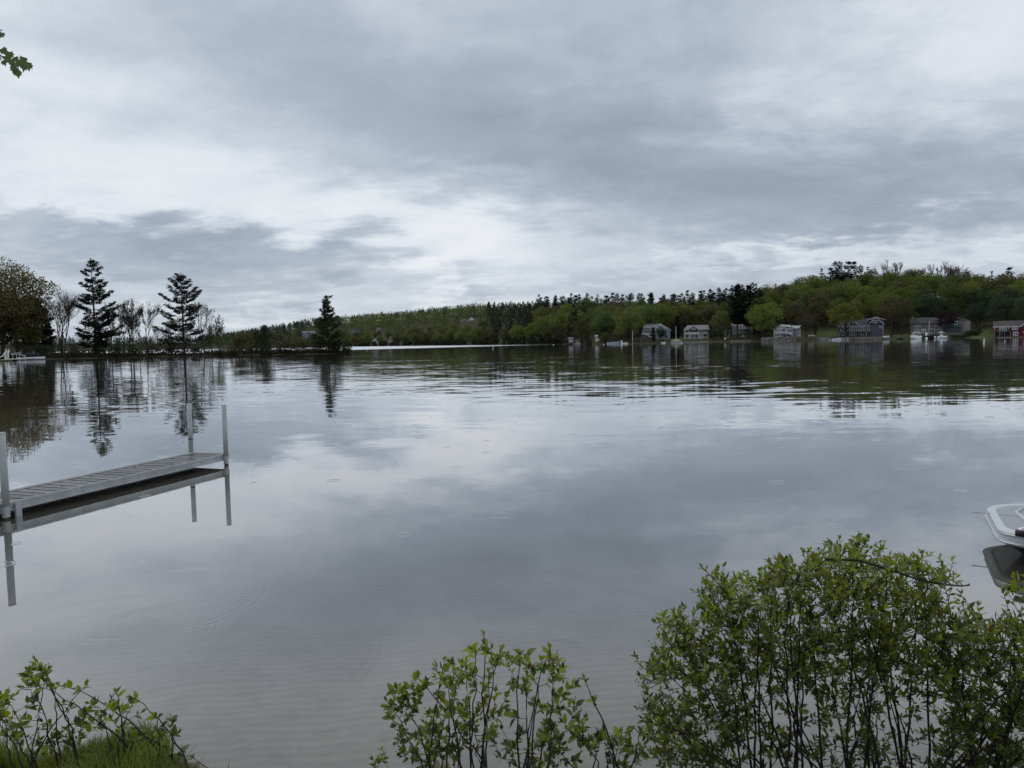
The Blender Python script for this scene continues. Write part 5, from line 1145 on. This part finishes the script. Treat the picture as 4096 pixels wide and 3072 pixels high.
for c_ in bo.children:
    if c_.name.split('.')[0] in ('deck_seam', 'panel_line', 'ladder_recess', 'ladder_rung', 'ladder_arm', 'grip', 'ladder_step', 'step_shadow_bar'): c_.location.x = -.30
MB().slab((.6, -.6, .35), (.6, .7, .35), (1.1, .6, .85), (1.1, -.5, .85), .03).build('windshield', GLASS, bo)

# ------------------------------------------------------------------ near shrubs
def leaf_mesh(name, Wd, M, curl=.18, fold=.22, tip=1.0, n=5):
    mb = MB(); rows = []
    for i in range(n+1):
        t_ = i/n; w = Wd*math.sin(math.pi*min(1, t_**.85*1.0))**.9*(1-.25*t_)*.5 if 0 < i < n else .004
        z = -curl*t_*t_; rows.append([(-w, t_, z+fold*w), (0, t_, z), (w, t_, z+fold*w)])
    vs = [p_ for r__ in rows for p_ in r__]; fs = []
    for i in range(n):
        for k in range(2): fs.append((i*3+k, i*3+k+1, i*3+k+4, i*3+k+3))
    return mb.add(vs, fs).mesh(name, M, True)
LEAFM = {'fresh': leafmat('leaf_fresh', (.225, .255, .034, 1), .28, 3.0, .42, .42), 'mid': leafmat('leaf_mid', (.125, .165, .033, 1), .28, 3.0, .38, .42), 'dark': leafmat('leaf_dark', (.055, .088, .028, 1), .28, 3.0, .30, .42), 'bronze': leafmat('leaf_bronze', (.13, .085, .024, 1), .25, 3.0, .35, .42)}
TWIG = mat('dark_twig', (.022, .017, .015), .85, .3, 30.0)
BUD = mat('pale_blossom', (.30, .33, .27), .7, .2)
def inpoly(x, y, P):
    c = False; j = len(P)-1
    for i in range(len(P)):
        if (P[i][1] > y) != (P[j][1] > y) and x < (P[j][0]-P[i][0])*(y-P[i][1])/(P[j][1]-P[i][1])+P[i][0]: c = not c
        j = i
    return c
def orient(d, nrm):
    y = d.normalized(); z = (nrm - y*nrm.dot(y)); z = z.normalized() if z.length > 1e-4 else Vector((0, 0, 1)); x = y.cross(z)
    return Matrix(((x.x, y.x, z.x), (x.y, y.y, z.y), (x.z, y.z, z.z)))
def bush(name, label, poly, Ym, Ys, bases, n_main, n_tips, L, Wd, seed, per=7, mainr=.008, dens=None, blossoms=0, curl=.18, catkin=0.0, wide_tip=1.0, cat='shrub', lead=(), rag=8):
    rs = random.Random(seed); root = thing(name, label, cat, (bases[0][0], bases[0][1], gz(*bases[0]))); off = root.location.copy()
    xs = [p_[0] for p_ in poly]; ys = [p_[1] for p_ in poly]
    def tip():
        while True:
            px, py = rs.uniform(min(xs), max(xs)), rs.uniform(min(ys), max(ys))
            if inpoly(px, py, poly) and (dens is None or rs.random() < dens(px, py)):
                Y_ = Ym + rs.triangular(-Ys, Ys, 0); p_ = at_Y(px+rs.gauss(0, rag), py+rs.gauss(0, rag*.8), Y_)
                if p_.z > .04 and p_.z > gz(p_.x, p_.y)+.05: return p_
    stems = MB(); nodes = []; leaves = []; bl = []
    mains = [at_Y(px, py, Ym+rs.uniform(-Ys, Ys)*.8) for px, py in lead] + [tip() for _ in range(n_main)]
    for tp in mains:
        b_ = min(rs.sample(bases, min(3, len(bases))), key=lambda q_: abs(q_[0]-tp.x)); bx_, by_ = b_[0]+rs.gauss(0, .05), b_[1]+rs.gauss(0, .06)
        a = Vector((bx_, by_, gz(bx_, by_)-.08)); d = tp-a
        m1 = a + Vector((d.x*.30+rs.gauss(0, .03), d.y*.30+rs.gauss(0, .03), d.z*.62)); pts = []
        for i in range(13):
            t_ = i/12; p_ = a*(1-t_)**2 + m1*2*t_*(1-t_) + tp*t_*t_; p_ += Vector((rs.gauss(0, .006), rs.gauss(0, .006), 0)); pts.append(p_)
        stems.tube(pts, [mainr*(1.05-.80*i/12)*1.0 for i in range(13)], 6)
        nodes += [(p_, i/12) for i, p_ in enumerate(pts)][3:]
        tips_here = (pts[-2], pts[-1]); leaves_on(tips_here[0], tips_here[1], rs, L, Wd, leaves, per)
    T = sorted([tip() for _ in range(n_tips)], key=lambda p_: p_.z*.5+rs.random()*.5)
    for tp in T:
        best = min(nodes if len(nodes) < 500 else rs.sample(nodes, 500), key=lambda q_: (q_[0]-tp).length + max(0, q_[0].z-tp.z+.02)*2.2 + (.3 if (q_[0]-tp).length < .03 else 0))
        a = best[0]; d = tp-a; ln = d.length
        m1 = a + d*.5 + Vector((rs.gauss(0, .07)*ln, rs.gauss(0, .07)*ln, -.06*ln + rs.gauss(0, .05)*ln)); pts = [a*(1-t_)**2+m1*2*t_*(1-t_)+tp*t_*t_ for t_ in (0, .2, .4, .6, .8, 1)]
        r0_ = mainr*(.42 if ln > .25 else .30); stems.tube(pts, [r0_, r0_*.9, r0_*.75, r0_*.6, r0_*.5, .0009], 4)
        nodes += [(p_, .8) for p_ in pts[2:5]]
        k0 = pts[2] if ln < .22 else pts[3]
        leaves_on(k0, tp, rs, L, Wd, leaves, per)
        if blossoms and rs.random() < blossoms: bl.append(tp+Vector((rs.gauss(0, .02), rs.gauss(0, .02), -.02)))
        if catkin and rs.random() < catkin:
            e = (tp-pts[3]).normalized(); e.z += .6; stems.tube([tp, tp+e*L*.35, tp+e*L*.6], [.0014, .0012, .0022], 4)
    stems.v = [(x-off.x, y-off.y, z-off.z) for x, y, z in stems.v]; stems.build('stem', TWIG, root, True)
    # split: the 300 leaves that show largest are parts of their own
    zt = max(l_[0].z for l_ in leaves); zb = min(l_[0].z for l_ in leaves)
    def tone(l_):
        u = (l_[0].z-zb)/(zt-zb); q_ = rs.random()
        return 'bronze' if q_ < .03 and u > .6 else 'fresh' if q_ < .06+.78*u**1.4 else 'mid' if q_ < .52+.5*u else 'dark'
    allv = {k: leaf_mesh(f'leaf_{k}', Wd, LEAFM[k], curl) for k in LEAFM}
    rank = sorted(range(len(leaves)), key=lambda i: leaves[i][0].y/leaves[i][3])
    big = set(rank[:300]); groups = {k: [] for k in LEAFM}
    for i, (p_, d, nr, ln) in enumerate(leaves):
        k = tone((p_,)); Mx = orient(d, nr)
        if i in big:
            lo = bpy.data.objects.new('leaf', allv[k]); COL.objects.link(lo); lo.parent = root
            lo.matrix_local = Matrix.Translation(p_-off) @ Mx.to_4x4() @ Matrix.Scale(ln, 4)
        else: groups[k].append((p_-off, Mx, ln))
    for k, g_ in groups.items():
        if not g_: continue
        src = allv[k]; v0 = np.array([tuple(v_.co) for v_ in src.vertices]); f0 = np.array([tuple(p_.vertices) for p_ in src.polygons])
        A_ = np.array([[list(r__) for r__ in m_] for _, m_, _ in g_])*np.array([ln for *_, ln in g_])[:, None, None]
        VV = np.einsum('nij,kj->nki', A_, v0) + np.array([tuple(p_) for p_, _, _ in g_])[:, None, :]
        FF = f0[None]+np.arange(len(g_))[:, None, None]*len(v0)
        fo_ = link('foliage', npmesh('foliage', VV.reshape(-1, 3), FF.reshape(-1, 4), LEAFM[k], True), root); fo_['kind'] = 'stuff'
    if bl:
        mb = MB()
        for p_ in bl:
            for i in range(rs.randint(3, 7)): q_ = p_-off+Vector((rs.gauss(0, .014), rs.gauss(0, .014), rs.gauss(-.012, .01))); mb.ball(q_, .005, .005, .007, 6, 4)
        b__ = mb.build('blossom', BUD, root, True); b__['kind'] = 'stuff'
    return root
def leaves_on(a, b_, rs, L, Wd, out, per):
    d = (b_-a); ln = d.length
    if ln < 1e-5: return
    e = d/ln; s_ = e.cross(Vector((0, 0, 1))); s_ = s_.normalized() if s_.length > 1e-3 else Vector((1, 0, 0)); u_ = s_.cross(e)
    ph = rs.uniform(0, 6.28)
    for i in range(per):
        t_ = (i+.6)/per; ph += 2.4+rs.uniform(-.4, .4); rad = s_*math.cos(ph)+u_*math.sin(ph)
        dr = e*(.35+.5*t_)+rad*.85+Vector((0, 0, .18)); nr = Vector((rs.gauss(0, .38), rs.gauss(0, .38)-.12, 1.0))
        out.append((a+d*t_, dr, nr, L*rs.uniform(.45, 1.3)*(1.0 if t_ < .75 else .75)))
    for i in range(2): out.append((b_.copy(), e*.9+Vector((rs.gauss(0, .4), rs.gauss(0, .4), .35)), Vector((rs.gauss(0, .5), rs.gauss(0, .5)-.2, .8)), L*rs.uniform(.45, .8)))
# big right-hand blueberry bush (silhouette in photograph pixels)
RP = [(2600, 2990), (2570, 2830), (2660, 2730), (2590, 2650), (2670, 2560), (2630, 2480), (2790, 2410), (2830, 2280), (2960, 2300), (3080, 2270), (3180, 2200), (3330, 2170), (3440, 2160), (3560, 2220), (3660, 2240), (3760, 2250), (3800, 2330), (3790, 2420), (3880, 2440), (3960, 2440), (4060, 2480), (4180, 2440), (4330, 2520), (4330, 3000), (4200, 3090), (2850, 3090)]
def rd(px, py):
    core = math.exp(-((px-3350)/620)**2)
    low = 1 if py < 2660 else max(.34, 1-(py-2660)/190)
    if py > 2800 and 3050 < px < 3850: low = .22
    if px < 2950 and py > 2800: low = .75
    if px > 3780: low = 1
    return low
bush('blueberry_bush', 'large leafy blueberry bush with many dark stems at the lower right', RP, 4.0, .42, [(1.75, 3.72), (1.95, 3.80), (2.15, 3.76), (1.55, 3.78), (2.35, 3.84), (1.35, 3.80), (2.6, 3.80)], 44, 2500, .048, .44, 41, per=7, mainr=.0075, rag=34, dens=rd, blossoms=.16,
     lead=[(2700, 2560), (2800, 2420), (2900, 2330), (3050, 2350), (3200, 2200), (3330, 2180), (3430, 2170), (3560, 2220), (3700, 2260), (3780, 2330), (3900, 2450), (4050, 2480), (2640, 2680), (2620, 2840)])
bush('blueberry_bush', 'small leafy shoot in front of the moored boat at the right edge', [(3985, 2390), (4010, 2330), (4050, 2290), (4110, 2320), (4230, 2360), (4250, 2470), (4110, 2450)], 3.6, .12, [(2.75, 3.3), (2.8, 3.35)], 4, 14, .060, .45, 43, per=6, mainr=.005)
dead = thing('dead_twig', 'bare dark twig poking out from the right bush towards the boat', 'twig', at_Y(3560, 2330, 3.75))
MB().tube([Vector(at_Y(px, py, 3.75))-dead.location for px, py in ((3300, 2238), (3430, 2240), (3560, 2280), (3680, 2320), (3780, 2338), (3840, 2344), (3880, 2341))], [.006, .0065, .006, .0055, .005, .004, .003], 6).build('stem', TWIG, dead, True)
MB().tube([Vector(at_Y(px, py, 3.75))-dead.location for px, py in ((3865, 2342), (3880, 2334))], [.003, .002], 5).build('side_bud', TWIG, dead, True)
# middle bush: upright stems, broad leaves
MP = [(1560, 2900), (1530, 2800), (1600, 2740), (1660, 2720), (1770, 2640), (1850, 2650), (1920, 2560), (2010, 2580), (2050, 2590), (2140, 2630), (2200, 2590), (2250, 2650), (2240, 2780), (2330, 2720), (2370, 2800), (2340, 2920), (2440, 2930), (2560, 2920), (2600, 3000), (2500, 3090), (1640, 3090)]
bush('broadleaf_shrub', 'upright broad-leaved shrub at the bottom centre in front of the water', MP, 4.15, .30, [(-.42, 3.74), (-.2, 3.78), (.02, 3.74), (-.3, 3.70), (.2, 3.76), (.42, 3.78), (-.05, 3.72), (.55, 3.76)], 24, 250, .053, .60, 42, per=5, mainr=.0075, catkin=.5, curl=.28,
     lead=[(1935, 2540), (2000, 2600), (2195, 2590), (2330, 2710), (1780, 2640), (1660, 2700), (1545, 2800), (2080, 2610), (2480, 2930), (2560, 2920), (1860, 2640)])
bush('broadleaf_shrub', 'thin lone sapling between the centre and right bushes', [(2600, 3060), (2590, 3000), (2625, 2950), (2680, 3000), (2690, 3070)], 4.1, .08, [(.80, 3.80)], 2, 7, .055, .5, 47, per=4, mainr=.004, catkin=.8)
bush('broadleaf_shrub', 'tiny sprig left of the centre bush at the bottom edge', [(1500, 3068), (1500, 3030), (1530, 2995), (1560, 3040), (1570, 3068)], 4.05, .06, [(-.70, 3.80)], 2, 5, .045, .4, 48, per=4, mainr=.003)
# left bush and bank plants
LP = [(0, 2950), (-60, 2800), (60, 2740), (100, 2660), (150, 2640), (190, 2660), (220, 2740), (170, 2830), (230, 2900), (260, 2760), (300, 2740), (370, 2760), (400, 2830), (440, 2770), (480, 2790), (530, 2790), (570, 2820), (560, 2880), (640, 2870), (690, 2880), (710, 2960), (760, 3000), (800, 3060), (700, 3100), (150, 3040)]
bush('broadleaf_shrub', 'straggly broad-leaved shrub on the grassy bank at the lower left', LP, 4.1, .26, [(-2.65, 3.85), (-2.45, 3.95), (-2.25, 3.9), (-2.0, 3.92), (-1.8, 3.88), (-1.6, 3.86)], 14, 120, .052, .58, 44, per=4, mainr=.006, catkin=.5, curl=.25,
     lead=[(140, 2640), (190, 2690), (225, 2740), (270, 2745), (345, 2740), (470, 2770), (530, 2790), (620, 2860), (690, 2890), (770, 3030), (20, 2790)])
# grass on the bank
rs = np.random.RandomState(55); n_ = 15000; gx = rs.uniform(-3.6, -1.15, n_); gy = ysh(gx) - .02 - rs.uniform(0, 1, n_)**1.2*1.3
clump = np.sin(gx*7)+np.sin(gy*9+gx*4) > -.9; gx, gy = gx[clump], gy[clump]; n_ = len(gx); gzv = np.maximum(ground_z(gx, gy), -.02)
hgt = rs.uniform(.05, .14, n_)*(1+.35*np.sin(gx*5)); an = rs.uniform(0, 6.28, n_); bend = rs.uniform(.2, .9, n_)*hgt; w = rs.uniform(.002, .0042, n_)
dx, dy = np.cos(an), np.sin(an); B0 = np.stack([gx, gy, gzv-.01], 1); sd_ = np.stack([-dy, dx, 0*dx], 1)*w[:, None]; dv = np.stack([dx, dy, 0*dx], 1)
m1 = B0+dv*(bend*.3)[:, None]+np.array([0, 0, 1])*(hgt*.6)[:, None]; tp = B0+dv*bend[:, None]+np.array([0, 0, 1])*hgt[:, None]
VV = np.stack([B0-sd_, B0+sd_, m1+sd_*.8, m1-sd_*.8, tp+sd_*.1, tp-sd_*.1], 1).reshape(-1, 3); k = np.arange(n_)[:, None]*6
FF = np.concatenate([k+np.array([[0, 1, 2, 3]]), k+np.array([[3, 2, 4, 5]])])
g_ = link('grass', npmesh('grass', VV, FF, leafmat('grass_blades', (.17, .20, .042, 1), .45, 2.5, .35, .5))); tag(g_, 'fresh green grass tufts on the bank at the lower left corner', 'grass', kind='stuff')

# ------------------------------------------------------------------ maple limb reaching into the top left corner
MLF = leafmat('maple_leaf', (.10, .135, .060, 1), .2, 6.0, .5, .45)
prof = [(0, 0), (.16, .02), (.42, -.10), (.36, .10), (.56, .24), (.38, .34), (.42, .62), (.24, .55), (.14, .72), (0, 1.0)]
out_ = prof + [(-x, y) for x, y in prof[-2:0:-1]]
def maple_leaf(nm):
    mb = MB(); mb.add([(0, .32, .0)] + [(x, y, -.10*abs(x)-.12*y*y) for x, y in out_], [(0, i+1, (i+1) % len(out_)+1) for i in range(len(out_))]); return mb.mesh(nm, MLF)
LM = maple_leaf('leaf')
mt = thing('maple_tree', 'maple limb with drooping lobed leaves reaching in at the top left corner', 'tree', (-5.6, 3.2, gz(-5.6, 3.2)-.05)); mo = mt.location
MB().tube([(0, 0, -.3), (.05, .05, 2), (.0, .1, 4.2), (-.1, .15, 7)], [.17, .14, .11, .07], 12).build('trunk', BARK, mt, True)
Yb = 5.0; tipw = [at_Y(px, py, Yb) for px, py in ((-700, -60), (-420, 60), (-200, 140), (-60, 190), (0, 222), (30, 238), (70, 275))]
bp = [Vector((-5.6, 3.3, 3.9))] + [Vector((-5.3, 4.2, 4.6))] + tipw
MB().tube([p_-mo for p_ in bp], [.05, .035, .022, .016, .011, .008, .005, .004, .003], 7).build('limb', BARK, mt, True)
tw2 = [at_Y(px, py, Yb) for px, py in ((-200, 140), (-90, 130), (-30, 125), (8, 120))]; MB().tube([p_-mo for p_ in tw2], [.010, .007, .004, .003], 5).build('twig', BARK, mt, True)
rs_ = random.Random(12)
spots = [(2, 150), (14, 262), (25, 245), (45, 258), (58, 250), (72, 268), (85, 262), (95, 250), (100, 280), (60, 290), (68, 305), (112, 270), (-15, 135), (-20, 230), (-45, 215), (-70, 180), (-30, 160), (35, 228), (52, 272), (-100, 200), (-140, 170), (80, 245), (8, 215), (-8, 250)]
for px, py in spots:
    p_ = at_Y(px, py-22, Yb+rs_.uniform(-.15, .15)); d = Vector((rs_.gauss(.25, .35), rs_.gauss(0, .35), -1)); nr = Vector((rs_.gauss(.3, .5), -1+rs_.gauss(0, .5), rs_.gauss(.4, .3)))
    lo = bpy.data.objects.new('leaf', LM); COL.objects.link(lo); lo.parent = mt; lo.matrix_local = Matrix.Translation(p_-mo) @ orient(d, nr).to_4x4() @ Matrix.Scale(rs_.uniform(.045, .066), 4)
